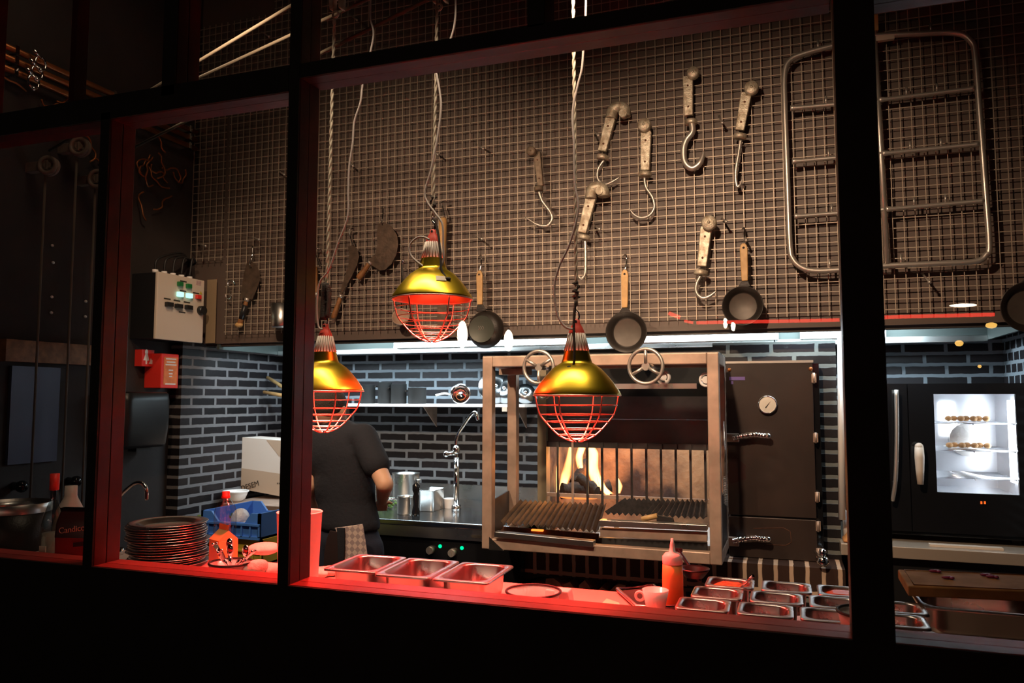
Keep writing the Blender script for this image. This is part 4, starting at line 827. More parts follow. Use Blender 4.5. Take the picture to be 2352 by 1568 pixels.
# pre-rinse tap
c = P(1048, 1172, 4.4); c.z = .925; tp = thing('tall_kitchen_tap', 'tall chrome kitchen tap with swan neck left of the grill', 'tap', c)
MB().cyl(c, c+V((0, 0, .03)), .03).cyl(c, V((c.x, c.y, P(1048, 1050, 4.4).z)), .017).build('column', 'chrome', tp)
MB().tube(curve([V((c.x, c.y, P(1048, 1052, 4.4).z)), P(1047, 1020, 4.4), P(1052, 998, 4.4), P(1070, 970, 4.38), P(1085, 950, 4.36), P(1093, 948, 4.35), P(1098, 965, 4.35)], 6), .010, 12).build('neck', 'chrome', tp)
q = P(1048, 1040, 4.4); MB().cyl(q, q+V((-.05, -.03, -.005)), .014, .011).ell(q+V((-.052, -.032, -.005)), .020).build('lever', 'chrome', tp)
MB().ell(q+V((0, 0, .02)), (.024, .024, .03)).build('valve', 'chrome', tp)
def pot(lbl, name, x, ytop, w, Y, h_, m='steel', handle=None, cat='pot', z0=.925):
    c = P(x, ytop, Y); s_ = mpp(x, Y); r = w*s_/2; c.z = z0; t = thing(name, lbl, cat, c)
    MB().lathe([(0, 0), (r*.95, 0), (r, .006), (r, h_), (r*1.03, h_+.004), (r*.97, h_), (r*.95, .01), (0, .008)], c, 40).build('body', m, t)
    if handle: MB().tube([V((c.x-r, c.y-.01, z0+h_*.85)), P(*handle, Y-.03)], .007, 8).build('handle', 'chrome', t)
    else:
        for s2 in (-1, 1): MB().tube(curve([c+V((s2*r, -.03, h_*.8)), c+V((s2*r*1.25, -.01, h_*.82)), c+V((s2*r, .02, h_*.8))], 4), .005, 8).build('side_handle', 'tube', t)
    return t
pot('tall steel stockpot behind the cook', 'stockpot', 932, 1087, 62, 4.55, P(932, 1087, 4.55).z-.925)
pot('small steel saucepan with handle pointing at the cook', 'saucepan', 933, 1137, 40, 4.15, P(933, 1140, 4.15).z-.925, handle=(876, 1145))
c = P(955, 1190, 4.1); c.z = .925; pm = thing('dark_bottle', 'dark pepper mill between the saucepan and the steel container', 'pepper mill', c); hh = P(953, 1102, 4.1).z-.925
MB().lathe([(0, 0), (.024, 0), (.024, .02), (.015, hh*.3), (.019, hh*.55), (.014, hh*.62), (.022, hh*.72), (.022, hh*.85), (.008, hh*.92), (.008, hh), (0, hh)], c, 28).build('body', 'blackg', pm)
c = P(991, 1180, 4.35); c.z = .925; sx = mpp(991, 4.35); hh = P(991, 1122, 4.35).z-.925
bx = thing('steel_container', 'rectangular steel container beside the pepper mill', 'container', c)
MB().rings([[V((c.x+v.x, c.y+v.y, .925+z)) for v in rrect(0, 0, .105*k, .17*k, .02, 0)] for z, k in ((0, .9), (.005, .95), (hh-.004, 1), (hh-.004, 1.1), (hh, 1.1), (hh, 1.0), (.01, .92))], True, True).build('body', 'steel', bx)
c = P(1032, 1172, 4.45); c.z = .925; tag(MB().lathe([(0, 0), (.028, 0), (.030, .003), (.036, .055), (.038, .060), (.034, .058), (.028, .006), (0, .005)], c, 32).build('white_ramekin', 'white', None, off=c), 'small white ramekin at the foot of the tall tap', 'ramekin')
c = P(884, 1160, 4.3); c.z = .935; m = MB(); random.seed(4)
for k in range(60):
    q = c+V((random.gauss(0, .035), random.gauss(0, .04), random.uniform(0, .05))); m.ell(q, (.012, .009, .004), 6, 4, Matrix.Rotation(random.uniform(0, 3), 3, 'X'))
tag(m.build('herb_heap', 'herb', None, off=c-V((0, 0, .01))), 'loose heap of green herbs beside the cook on the counter', 'herbs', kind='stuff')
# left worktop, cardboard box, crates
wt = thing('side_worktop', 'grey side worktop under the white cardboard box', 'worktop', (-3.1, 4.5, 0))
zt_ = P(600, 1160, 4.2).z
MB().box((P(512, 1160, 4.2).x, 4.2, zt_-.05), (-2.97, 4.92, zt_)).build('top', 'steel_d', wt, bevel=.004)
MB().box((P(552, 1160, 4.2).x+.02, 4.23, 0), (-2.98, 4.9, zt_-.05)).build('cabinet', 'black', wt)
YC = 4.48; bxo = thing('cardboard_box', 'white cardboard box marked DESEM tilted against the brick wall', 'box', P(600, 1140, YC))
q = px([(542, 1120), (700, 1150), (700, 1015), (555, 1004)], YC)
MB().prism(q, (0, .2, 0)).build('carton_body', 'card', bxo)
a, b, c_, d = q; MB().prism([a.lerp(d, .0)+V((0, -.001, 0)), b+V((0, -.001, 0)), b.lerp(c_, .40)+V((0, -.001, 0)), a.lerp(d, .40)+V((0, -.001, 0))], (0, -.001, 0)).build('beige_flap', 'cardb', bxo)
MB().prism([c_.lerp(b, .0)+V((0, -.001, 0)), c_.lerp(b, .55)+V((0, -.001, 0)), P(640, 1045, YC-.001), P(612, 1010, YC-.001)], (0, -.001, 0)).build('corner_flap', 'cardb', bxo)
tl_ = math.atan2(26, 36)
text('DESEM', .052, 'ink', bxo, P(574, 1116, YC-.004), Matrix.Rotation(-.30, 3, 'Y') @ RXZ)
s2_ = MB();
for x in (636, 640): s2_.box(P(x, 1108, YC-.003), P(x+2, 1112, YC-.0025))
s2_.build('small_print', 'ink', bxo)
c = P(541, 1145, 4.29); c.z = zt_; r = 26*mpp(541, 4.29); hh = P(541, 1128, 4.29).z-zt_
tag(MB().lathe([(0, 0), (r*.45, 0), (r*.8, hh*.3), (r*.97, hh*.75), (r, hh-.01), (r*1.12, hh), (r*1.1, hh+.006), (r*.95, hh), (r*.9, hh*.7), (0, .01)], c, 40).build('white_enamel_basin', 'white', None, off=c), 'white enamel basin in front of the cardboard box', 'basin')
lf = thing('low_trolley', 'dark low trolley under the blue and yellow crates', 'trolley', (P(530, 1290, 3.25).x, 3.3, 0))
zy = P(560, 1298, 3.05).z
MB().box((P(440, 1290, 3.05).x, 3.04, zy-.03), (P(606, 1290, 3.05).x, 3.46, zy)).build('top', 'sheet', lf)
for sx_ in (P(440, 1290, 3.05).x+.02, P(606, 1290, 3.05).x-.04):
    for sy_ in (3.06, 3.42): MB().box((sx_, sy_, 0), (sx_+.025, sy_+.025, zy-.03)).build('leg', 'sheet', lf)
def crate(lbl, xl, xr, yt, z0, Y, m, notch):
    A = P(xl, yt, Y); B = P(xr, yt, Y); h_ = A.z-z0 if False else B.z-z0; t = thing('stacking_crate', lbl, 'crate', V(((A.x+B.x)/2, Y+.15, z0)), 'stacked plastic crates')
    a, b, yb = A.x, B.x, Y+.38; w = .012; mb = MB()
    mb.box((a, Y, z0), (b, yb, z0+.01))
    for (p_, q_) in (((a, Y), (b, Y+w)), ((a, yb-w), (b, yb))):
        mb.box((p_[0], p_[1], z0), (q_[0], q_[1], z0+h_*(.62 if notch else 1)))
        if notch:
            mb.prism([(a, p_[1], z0+h_*.62), (a+.10, p_[1], z0+h_*.62), (a+.06, p_[1], z0+h_), (a, p_[1], z0+h_)], (0, w, 0)); mb.prism([(b-.085, p_[1], z0+h_*.62), (b, p_[1], z0+h_*.62), (b, p_[1], z0+h_), (b-.05, p_[1], z0+h_)], (0, w, 0))
    mb.box((a, Y, z0), (a+w, yb, z0+h_)).box((b-w, Y, z0), (b, yb, z0+h_)); mb.build('shell', m, t)
    rb = MB(); n = 7
    for k in range(n+1): x = a+(b-a)*k/n; rb.box((x-.004, Y-.008, z0+.01), (x+.004, Y, z0+h_*.55))
    rb.box((a-.004, Y-.010, z0+h_*.52), (b+.004, Y, z0+h_*.60)).box((a-.004, Y-.008, z0), (b+.004, Y, z0+.014)); rb.build('ribs', m, t)
    return t
zb_ = P(590, 1243, 3.05).z
crate('yellow stacking crate under the blue one', 478, 601, 1240, zy, 3.06, 'yellow', False)
crate('blue stacking crate with cut-out front holding greens', 462, 597, 1180, P(590, 1241, 3.05).z+.003, 3.05, 'blue', True)
c = P(497, 1200, 3.2); m = MB(); random.seed(8)
for k in range(70):
    q = c+V((random.uniform(-.09, .06), random.uniform(-.08, .1), random.uniform(-.07, .03))); m.ell(q, (.02, .016, .006), 6, 4, Matrix.Rotation(random.uniform(0, 3), 3, 'X'))
tag(m.build('leafy_greens', 'herb', None, off=V((c.x, c.y, c.z-.08))), 'green salad leaves piled in the left of the blue crate', 'leafy greens', kind='stuff')
c = P(552, 1195, 3.18); tag(MB().ell(c, (.045, .05, .06), 14, 10).ell(c+V((.02, 0, -.04)), (.05, .05, .05)).build('plastic_food_bag', 'bag', None, off=c-V((0, 0, .08))), 'crumpled clear food bag in the blue crate', 'food bag')
vd = thing('digital_controller', 'beige appliance front with glowing red digits under the side worktop', 'appliance', P(620, 1237, 4.19))
MB().box(P(599, 1254, 4.19), P(665, 1218, 4.229)).build('front', 'cream', vd)
for k in range(3): MB().box(P(612+k*5, 1236, 4.1885), P(615.5+k*5, 1229, 4.1898)).build('display_digit', 'led_r', vd)
for i, (y, l) in enumerate(((868, 'upper'), (905, 'lower'))):
    w_ = thing('wooden_paddle', l+' pale wooden paddle end poking out left of the thick window post', 'paddle', P(630, y, 4.2), 'wooden paddles on the side wall')
    MB().tube([P(606 if i else 614, y-5 if i else y-2, 4.66+.06*(1-i)), P(692, y+11 if i else y+48, 4.66+.06*(1-i))], [.012, .016], 8).build('handle', 'wood', w_)
# ================================================================== brick fireplace, grill
FY = 4.26
fxl, fxr = P(1240, 1000, FY).x, P(1925, 1000, FY).x
fp = thing('brick_fireplace', 'black brick fireplace block standing behind the grill and the smoker', 'fireplace', ((fxl+fxr)/2, 4.6, 0))
ozl = P(1640, 1000, FY).x
MB().box((ozl, FY, .78), (fxr, YB-.003, 1.90)).build('masonry', 'brick_pier', fp)
# base with soldier course and wood store
by = 4.02; bxl = P(1118, 1300, by).x; bzt = .80
sxl, sxr = P(1206, 1330, by).x, P(1560, 1345, by).x
MB().box((bxl, by, .665), (fxr, FY+.5, bzt)).build('soldier_course', 'soldier', fp)
MB().box((bxl, by, 0), (sxl, FY+.6, .664)).box((sxr, by, 0), (fxr, FY+.6, .664)).box((sxl, by+.42, 0), (sxr, FY+.6, .664)).build('base_masonry', 'brick_pier', fp)
MB().add([(sxl+(sxr-sxl)*k/10, by-.002, .664-(.035 if k in (0, 10) else .012*abs(k-5)/5)) for k in range(11)]+[(sxl+(sxr-sxl)*k/10, by-.002, .667) for k in range(11)], [(k, k+1, k+12, k+11) for k in range(10)]).build('arch_lintel', 'iron', fp)
random.seed(6)
for k in range(9):
    x = sxl+.06+(sxr-sxl-.12)*k/8; rr = .045+random.uniform(-.006, .006)
    m = MB(); pts = [(rr*(1+.25*math.sin(j*2.1+k))*math.cos(j*PI/4), rr*1.25*(1+.2*math.cos(j*1.7+k))*math.sin(j*PI/4)) for j in range(8)]
    m.prism([(x+u, by+.03+.01*(k % 3), .585+w_+(.0 if k % 2 else -.02)) for u, w_ in pts], (0, .3, 0))
    o = m.build('firewood_log', 'logend', None, off=V((x, by+.1, .53))); tag(o, 'split log end in the wood store under the grill, %s from the left' % ['first', 'second', 'third', 'fourth', 'fifth', 'sixth', 'seventh', 'eighth', 'ninth'][k], 'firewood', 'firewood in the store under the grill')
sbx = MB().box((sxl, by+.02, .0), (sxr, by+.41, .52)); tag(sbx.build('lower_firewood', 'logend', None, off=V(((sxl+sxr)/2, by+.2, 0))), 'rest of the firewood pile filling the lower wood store', 'firewood', kind='stuff')
gx0, gx1 = -1.428, -.281; GY = 3.6; gzt, gzb = 1.812, .866; TW = .052
gr = thing('charcoal_grill', 'tall steel framed charcoal grill with two ridged grates and handwheels', 'grill', ((gx0+gx1)/2, 3.85, gzb))
GB = 4.02
for x in (gx0, gx1-TW):
    for y in (GY, GB-TW): MB().box((x, y, gzb), (x+TW, y+TW, gzt)).build('post', 'steel_d', gr, bevel=.004)
for z in (gzt-TW, gzb): 
    MB().box((gx0+TW, GY, z), (gx1-TW, GY+TW, z+TW)).build('front_rail', 'steel_d', gr, bevel=.004)
    for x in (gx0, gx1-TW): MB().box((x, GY+TW, z), (x+TW, GB-TW, z+TW)).build('side_rail', 'steel_d', gr, bevel=.004)
MB().box((gx0+TW, GB-TW, gzt-TW), (gx1-TW, GB, gzt)).build('rear_rail', 'steel_d', gr, bevel=.004)
MB().box((gx0+.02, GY+.01, gzb-.001), (gx1-.01, GB, gzb+.006)).build('bottom_plate', 'sheet', gr)
MB().box((gx0, GY+.01, gzt-.002), (gx1, GB, gzt+.004)).build('top_plate', 'steel', gr)
q = P(1152, 861, 3.9); q2 = P(1215, 847, 3.9); MB().box((q.x, 3.86, q.z), (q2.x, 3.95, q2.z)).build('bearing_plate', 'steel_d', gr)
MB().prism([P(1134, 1180, GY+.05), P(1134, 1147, GY+.06), P(1173, 1124, 4.0), P(1173, 1185, 4.0), P(1140, 1232, GY+.05)], (-.008, 0, 0)).build('left_side_sheet', 'sheet', gr)
MB().box((gx1-.012, GY+.05, gzb), (gx1-.004, GB, 1.16)).build('right_side_sheet', 'sheet', gr)
MB().prism([P(1124, 1262, GY-.004), P(1124, 1232, GY-.004), P(1158, 1264, GY-.004)], (0, -.004, 0)).build('gusset', 'steel', gr)
q = P(1237, 1000, 4.2); MB().box((q.x, 4.18, .80), (P(1257, 1000, 4.2).x, 4.25, 1.83)).build('rear_post', mat('khaki_painted_post', (.26, .21, .13), .5, .3, vary=.3), gr)
# grates
def grate(name, fl, fr, yf, bl, br, yb, n):
    A, B, C, D = P(*fl, yf), P(*fr, yf), P(*br, yb), P(*bl, yb); m = MB(); vs = []; fs = []; am = .0075
    for k in range(n*2+1):
        u = k/(n*2); p_ = A.lerp(B, u); q_ = D.lerp(C, u); dz = am if k % 2 == 0 else -am; vs += [p_+V((0, 0, dz)), q_+V((0, 0, dz))]
    for k in range(n*2): fs.append((2*k, 2*k+2, 2*k+3, 2*k+1))
    m.add(vs, fs); o = m.build(name, mat('greased_ridged_steel', (.10, .055, .035), .40, .6, vary=.6, vscale=12) if fl[0] < 1300 else mat('burnt_ridged_steel', (.045, .04, .04), .5, .5, vary=.5, vscale=14), gr)
    s = o.modifiers.new('solid', 'SOLIDIFY'); s.thickness = .003
grate('left_grate', (1150, 1200), (1374, 1219), 3.66, (1196, 1149), (1392, 1158), 4.0, 17)
grate('right_grate', (1390, 1177), (1622, 1188), 3.70, (1436, 1146), (1624, 1150), 4.0, 17)
def bar(pts, Y, dy, name, m): 
    a, b, c, d = px(pts, Y); MB().prism([a, b, c, d], (0, dy, 0)).build(name, m, gr, bevel=.002)
bar([(1135, 1233), (1363, 1257), (1363, 1243), (1135, 1221)], 3.58, .05, 'left_drip_gutter', 'steel')
bar([(1376, 1208), (1624, 1219), (1624, 1206), (1376, 1194)], 3.58, .05, 'right_drip_gutter', 'steel')
bar([(1378, 1232), (1624, 1244), (1624, 1223), (1378, 1212)], 3.60, .03, 'right_tray_front', 'steel_d')
bar([(1366, 1262), (1624, 1272), (1624, 1246), (1366, 1234)], 3.85, .03, 'ash_drawer', 'sheet')
bar([(1140, 1221), (1374, 1241), (1374, 1226), (1140, 1208)], 3.80, .02, 'ember_trough', 'rust')
q = P(1233, 1218, 3.78); MB().box(q+V((-.03, 0, -.004)), q+V((.03, .02, .004))).build('glowing_coals', 'ember', gr)
for i, (x, y, r, a0) in enumerate(((1237, 843, 41, -PI/2), (1483, 841, 44, PI/2+.0))):
    c = P(x, y, 3.50); R_ = r*mpp(x, 3.5); m = wheel_mesh(c, V((-.12, -1, 0)), R_, .0085, .001, 3, .22, a0=(PI/2 if i == 0 else -PI/2)); o = m.build('handwheel', 'tube', gr)
    MB().cyl(c, V((c.x+.03, GY+.1, c.z)), .012).build('wheel_shaft', 'steel', gr)
for x, y in ((1524, 866), (1622, 872), (1250, 900)):
    c = P(x, y, 3.68); wheel_mesh(c, (-.3, -1, 0), 17*mpp(x, 3.68), .006, .008, 3, .5).build('chain_wheel', 'white' if x > 1300 else 'steel', gr)
MB().box(P(1320, 893, 3.66), (P(1600, 880, 3.66).x, 3.675, P(1600, 880, 3.66).z)).build('lifting_shaft', 'steel', gr)
a, b = P(1655, 1092, 3.7), P(1656, 1160, 3.7); a.x = b.x = gx1+.012
MB().tube([a.lerp(b, k/120)+V((.008*math.cos(k*.9), .008*math.sin(k*.9), 0)) for k in range(121)], .0022, 5).tube([V((a.x, a.y, 1.5)), a], .003, 5).build('counter_spring', 'steel', gr)
# firebox behind the grill
fb_ = thing('firebox', 'sooty steel and brick firebox with vertical bars behind the grates', 'firebox', ((fxl+ozl)/2, 4.5, .80))
oz0, oz1 = .82, P(1400, 1018, 4.24).z
MB().box((fxl, 4.86, oz0), (ozl+.06, 4.90, 1.9)).build('back_lining', 'fireb', fb_)
MB().box((fxl, 4.25, oz0), (fxl+.03, 4.9, 1.85)).box((ozl-.01, 4.25, oz0), (ozl+.02, 4.9, 1.85)).build('side_lining', 'fireb', fb_)
MB().box((fxl, 4.25, .80), (ozl+.02, 4.9, .83)).build('hearth', 'ash', fb_)
z1_ = P(1400, 910, 4.24).z
MB().box((fxl+.02, 4.22, oz1), (ozl, 4.24, P(1400, 962, 4.24).z)).build('lower_smoke_plate', M.setdefault('smokeplate', mat('grey_smoke_plate', (.16, .16, .165), .5, .3, vary=.5, vscale=4)), fb_)
MB().box((fxl+.02, 4.20, P(1400, 962, 4.2).z), (ozl, 4.215, z1_)).build('upper_smoke_plate', 'smokeplate', fb_)
MB().box((fxl+.02, 4.26, z1_-.02), (ozl, 4.28, 1.88)).build('dark_recess', 'rubber', fb_)
yb_ = 4.19; zt2 = P(1400, 1016, yb_).z; zt3 = P(1400, 1029, yb_).z; zl = P(1400, 1137, yb_).z
MB().box((fxl+.02, yb_, zt3), (ozl, yb_+.015, zt2)).build('top_bar', 'sheet', fb_)
MB().box((fxl+.02, yb_, zl-.02), (ozl, yb_+.012, zl)).build('lower_bar', 'steel_d', fb_)
for x in [1281+k*33.9 for k in range(11)]:
    q = P(x, 1080, yb_-.012).x; MB().box((q-.006, yb_-.012, .99), (q+.006, yb_-.002, zt2)).build('fire_bar', 'sheet' if x > 1330 or x < 1300 else 'steel_d', fb_)
# logs and flames
for i, (a, b, r, l) in enumerate((((1290, 1128, 4.40), (1400, 1118, 4.55), .045, 'long charred log lying across the fire'), ((1318, 1110, 4.45), (1350, 1060, 4.6), .032, 'charred log standing up in the flames'), ((1330, 1095, 4.38), (1372, 1130, 4.34), .03, 'short charred log leaning in front of the flames'))):
    A, B = P(*a), P(*b); m = MB(); n = 8; m.tube([A.lerp(B, k/n)+V((0, 0, random.uniform(-.006, .006))) for k in range(n+1)], [r*random.uniform(.85, 1.15) for k in range(n+1)], 9)
    tag(m.build('burning_log', 'log', None, off=A-V((0, 0, r))), l, 'log', 'burning logs in the firebox')
m = MB(); A = P(1330, 1140, 4.34)
m.tube([A+V((.105*math.cos(a), .07*math.sin(a), 0)) for a in [k*2*PI/30 for k in range(30)]], .007, 8, closed=True); tag(m.build('glowing_ring', mat('hot_iron_ring', (.1, .02, .01), .6, emit=(1, .2, .04), es=2.0), None, off=A), 'glowing iron ring under the burning logs', 'fire ring')
random.seed(12); m = MB()
for k in range(26):
    q = P(random.uniform(1275, 1430), 1160, random.uniform(4.28, 4.5)); q.z = .85+random.uniform(0, .06); m.ell(q, (random.uniform(.015, .035), .02, .014), 7, 5, Matrix.Rotation(random.uniform(0, 3), 3, 'X'))
tag(m.build('ash_heap', 'ash', None, off=P(1350, 1170, 4.4)), 'grey ash and cinders heaped under the fire', 'ash', kind='stuff')
def flame_mat():
    m, nt, N, L, b = newmat('flame'); N.remove(b)
    tc = N.new('ShaderNodeTexCoord'); nz = N.new('ShaderNodeTexNoise'); nz.inputs['Scale'].default_value = 9; nz.inputs['Detail'].default_value = 3
    mp = N.new('ShaderNodeMapping'); mp.inputs['Scale'].default_value = (1, 1, .35); L.new(tc.outputs['Object'], mp.inputs[0]); L.new(mp.outputs[0], nz.inputs['Vector'])
    lw = N.new('ShaderNodeLayerWeight'); lw.inputs['Blend'].default_value = .5
    iv = N.new('ShaderNodeMath'); iv.operation = 'SUBTRACT'; iv.inputs[0].default_value = 1; L.new(lw.outputs['Facing'], iv.inputs[1])
    mu = N.new('ShaderNodeMath'); mu.operation = 'MULTIPLY'; L.new(iv.outputs[0], mu.inputs[0]); L.new(nz.outputs['Fac'], mu.inputs[1])
    cr = N.new('ShaderNodeValToRGB'); cr.color_ramp.elements[0].position = .12; cr.color_ramp.elements[0].color = (1, .12, .01, 1); cr.color_ramp.elements[1].position = .5; cr.color_ramp.elements[1].color = (1, .62, .22, 1)
    L.new(mu.outputs[0], cr.inputs[0])
    e = N.new('ShaderNodeEmission'); L.new(cr.outputs[0], e.inputs[0]); se = N.new('ShaderNodeMapRange'); se.inputs[1].default_value = .1; se.inputs[2].default_value = .5; se.inputs[3].default_value = .5; se.inputs[4].default_value = 4.5
    L.new(mu.outputs[0], se.inputs[0]); L.new(se.outputs[0], e.inputs[1])
    t = N.new('ShaderNodeBsdfTransparent'); mx = N.new('ShaderNodeMixShader'); mr = N.new('ShaderNodeMapRange'); mr.inputs[1].default_value = .06; mr.inputs[2].default_value = .55; L.new(mu.outputs[0], mr.inputs[0])
    L.new(mr.outputs[0], mx.inputs[0]); L.new(t.outputs[0], mx.inputs[1]); L.new(e.outputs[0], mx.inputs[2]); L.new(mx.outputs[0], N['Material Output'].inputs['Surface']); return m
FM = flame_mat()
def flame(m, pts, Y, ws):
    pp = px(pts, Y); pp = curve(pp, 5); k = len(pp); n = 12; vs = []
    for i, p_ in enumerate(pp):
        u = i/(k-1)*(len(ws)-1); j = min(int(u), len(ws)-2); w = (ws[j]*(1-(u-j))+ws[j+1]*(u-j))*.0024
        for a in range(n): t = 2*PI*a/n; vs.append(p_+V((w*math.cos(t), w*.6*math.sin(t), 0)))
    m.add(vs, [(i*n+a, i*n+(a+1) % n, (i+1)*n+(a+1) % n, (i+1)*n+a) for i in range(k-1) for a in range(n)], True)
fl_ = MB()
flame(fl_, [(1395, 1135), (1372, 1105), (1362, 1075), (1362, 1040), (1355, 1020), (1350, 985)], 4.48, [7, 17, 15, 15, 10, 2])
flame(fl_, [(1400, 1133), (1388, 1122), (1378, 1105), (1372, 1090)], 4.42, [13, 9, 6, 1])
flame(fl_, [(1290, 1125), (1300, 1090), (1308, 1050), (1312, 1022), (1316, 990)], 4.5, [8, 14, 9, 6, 2])
flame(fl_, [(1335, 1085), (1330, 1050), (1338, 1020), (1332, 985)], 4.52, [8, 10, 11, 3])
flame(fl_, [(1278, 1130), (1276, 1100), (1283, 1060)], 4.5, [5, 8, 2])
flame(fl_, [(1420, 1132), (1424, 1115), (1418, 1095)], 4.55, [6, 7, 1])
tag(fl_.build('fire_flames', FM, None, off=P(1340, 1140, 4.48)), 'bright yellow-orange flames burning at the left of the firebox', 'fire', kind='stuff')
# brush on the right grate
br = thing('basting_brush', 'brush with pale wooden roll handle lying on the right grate', 'brush', P(1495, 1190, 3.68))
MB().tube([P(1474, 1192, 3.66), P(1510, 1184, 3.66)], .0125, 14).build('handle', 'wood', br)
MB().prism([P(1508, 1183, 3.65), P(1545, 1190, 3.65), P(1548, 1200, 3.65), P(1508, 1196, 3.65)], (0, .02, 0)).build('head', 'black', br)
pk = thing('black_ladle', 'black long-handled ladle leaning down to the pass behind the squeeze bottle', 'ladle', P(1600, 1340, 2.2))
A, B = P(1558, 1263, 2.35), P(1608, 1336, 2.25); MB().tube([A, B], .0052, 8).box(A+V((-.012, -.004, -.004)), A+V((.012, .004, .006))).build('handle', 'black', pk)
MB().lathe([(0, -.03), (.025, -.025), (.04, -.005), (.042, .0), (.038, -.004), (0, -.026)], V((B.x-.01, 2.2, 1.14)), 24).build('bowl', 'black', pk)
# ================================================================== smoker
sxl_, sxr_ = -.289, .132; SYY = 4.16; sz0, sz1 = .790, 1.785
sm = thing('smoker_cabinet', 'tall black steel smoker cabinet with two doors right of the grill', 'smoker', ((sxl_+sxr_)/2, 4.2, .80))
MB().box((sxl_+.01, SYY+.02, .802), (sxr_+.03, FY-.002, sz1-.004)).build('body', 'blackg', sm)
zs = P(1700, 1184, SYY).z
MB().box((sxl_, SYY, zs+.004), (sxr_, SYY+.02, sz1)).build('upper_door', 'smoke', sm, bevel=.003)
MB().box((sxl_, SYY, .802), (sxr_, SYY+.02, zs-.004)).build('lower_door', 'smoke', sm, bevel=.003)
MB().box((sxl_, SYY-.004, sz1), (sxr_+.004, SYY+.1, sz1+.012)).build('top_edge', 'tube', sm)
c = P(1763, 929, SYY); th = MB().lathe([(0, .0), (.044, 0), (.046, .006), (.046, .018), (.042, .020), (0, .016)], c, 40, (0, -1, 0)).build('thermometer', 'dial', sm)
MB().tube([c+V((.043*math.cos(a), -.020, .043*math.sin(a))) for a in [k*2*PI/32 for k in range(32)]], .003, 6, closed=True).build('thermometer_bezel', 'chrome', th)
MB().prism([c+V((-.012, -.0185, -.014)), c+V((-.008, -.0185, -.018)), c+V((.014, -.0185, .016))], (0, -.001, 0)).build('needle', 'ink', th)
for y in (1003, 1240):
    a = P(1668, y+3, SYY-.02); hd = MB().box(P(1664, y+11, SYY-.004), (P(1698, y-8, SYY).x, SYY-.03, P(1698, y-8, SYY).z)).build('latch_plate', 'steel_d', sm, bevel=.004)
    pts = curve(px([(1684, y+3), (1700, y-1), (1730, y-5), (1750, y-3), (1765, y-2)], SYY-.05), 8); rs = [.0135*(1+.15*math.sin(i*2.2)) for i in range(len(pts))]; rs[-1] = .017; rs[-2] = .016
    MB().tube(pts, rs, 12).ell(pts[-1], .014).cyl(P(1690, y+3, SYY-.055), P(1690, y+3, SYY-.0), .010).build('grip', 'chrome', hd)
    MB().cyl(P(1666, y-18, SYY-.01), P(1666, y-18, SYY-.03), .008, n=10).build('latch_pin', 'chrome', sm)
for x, y in ((1869, 868), (1873, 1005), (1877, 1141), (1879, 1208), (1880, 1270)):
    a = P(x, y, SYY-.01); MB().box(a+V((-.010, -.006, -.022)), a+V((.012, .02, .022))).cyl(a+V((0, -.01, -.026)), a+V((0, -.01, .026)), .006, n=10).build('hinge', 'steel_d', sm)
for x, y in ((1675, 849), (1862, 847)): a = P(x, y, SYY); lab(MB().ell(a+V((0, -.003, 0)), (.010, .006, .010)).build('bolt', 'copper', sm), 'brass corner bolt')
a, b = P(1675, 873, SYY), P(1711, 865, SYY); lab(MB().box(a+V((0, -.001, 0)), (b.x, SYY-.0022, b.z)).box(P(1679, 882, SYY)+V((0, -.001, 0)), (P(1684, 875, SYY).x, SYY-.0022, P(1684, 875, SYY).z)).build('faded_sticker', mat('purple_label', (.16, .10, .32), .5), sm), 'faded purple sticker')
q = [P(x, y, SYY-.0005) for x, y in ((1730, 1213), (1800, 1212), (1815, 1220), (1818, 1245), (1805, 1252), (1760, 1250))]; MB().tube(q, .0016, 6).build('pressed_outline', 'rust', sm)
c = P(1690, 1080, SYY-.0008); lab(MB().prism([c+V((.045*(1+.3*math.sin(k*1.9))*math.cos(k*PI/6), 0, .065*(1+.25*math.cos(k*2.3))*math.sin(k*PI/6))) for k in range(12)], (0, -.0006, 0)).build('grease_stain', mat('dark_red_stain', (.03, .006, .005), .5), sm), 'dark red stain')
c = P(1780, 815, 4.3); dm = thing('smoke_damper', 'small dark damper knob on top of the smoker', 'damper', c); c.z = sz1+.03; MB().cyl(c-V((0, 0, .03)), c, .03).box(c+V((-.05, -.01, -.012)), c+V((.02, .01, 0))).cyl(c, c+V((0, 0, .1)), .004, n=8).build('knob', 'black', dm); dm.location
c = P(1890, 1288, 4.0); dv = thing('drain_valve', 'round chrome valve at the lower right corner of the smoker', 'valve', c); MB().ell(c, .028).build('ball', 'chrome', dv); MB().ell(c+V((0, 0, .04)), (.018, .018, .02)).cyl(c+V((-.03, .12, .02)), c, .008).build('stem', 'chrome', dv)
# ================================================================== right side: table, oven
tx0 = P(1932, 1260, 4.15).x
tb_ = thing('steel_table', 'steel table with thick pale edge carrying the oven', 'table', ((tx0+XR)/2, 4.5, 0))
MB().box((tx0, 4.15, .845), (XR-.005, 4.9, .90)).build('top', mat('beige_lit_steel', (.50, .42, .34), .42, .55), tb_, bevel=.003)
MB().box((tx0+.05, 4.2, 0), (XR-.01, 4.88, .845)).build('cabinet', 'black', tb_)
ov = thing('combi_oven', 'large black combi oven with a brightly lit glass door', 'oven', (.8, 4.5, .9))
ox0 = P(1948, 900, 4.32).x; ox1 = XR-.03; oz_t = 1.68; OY = 4.32
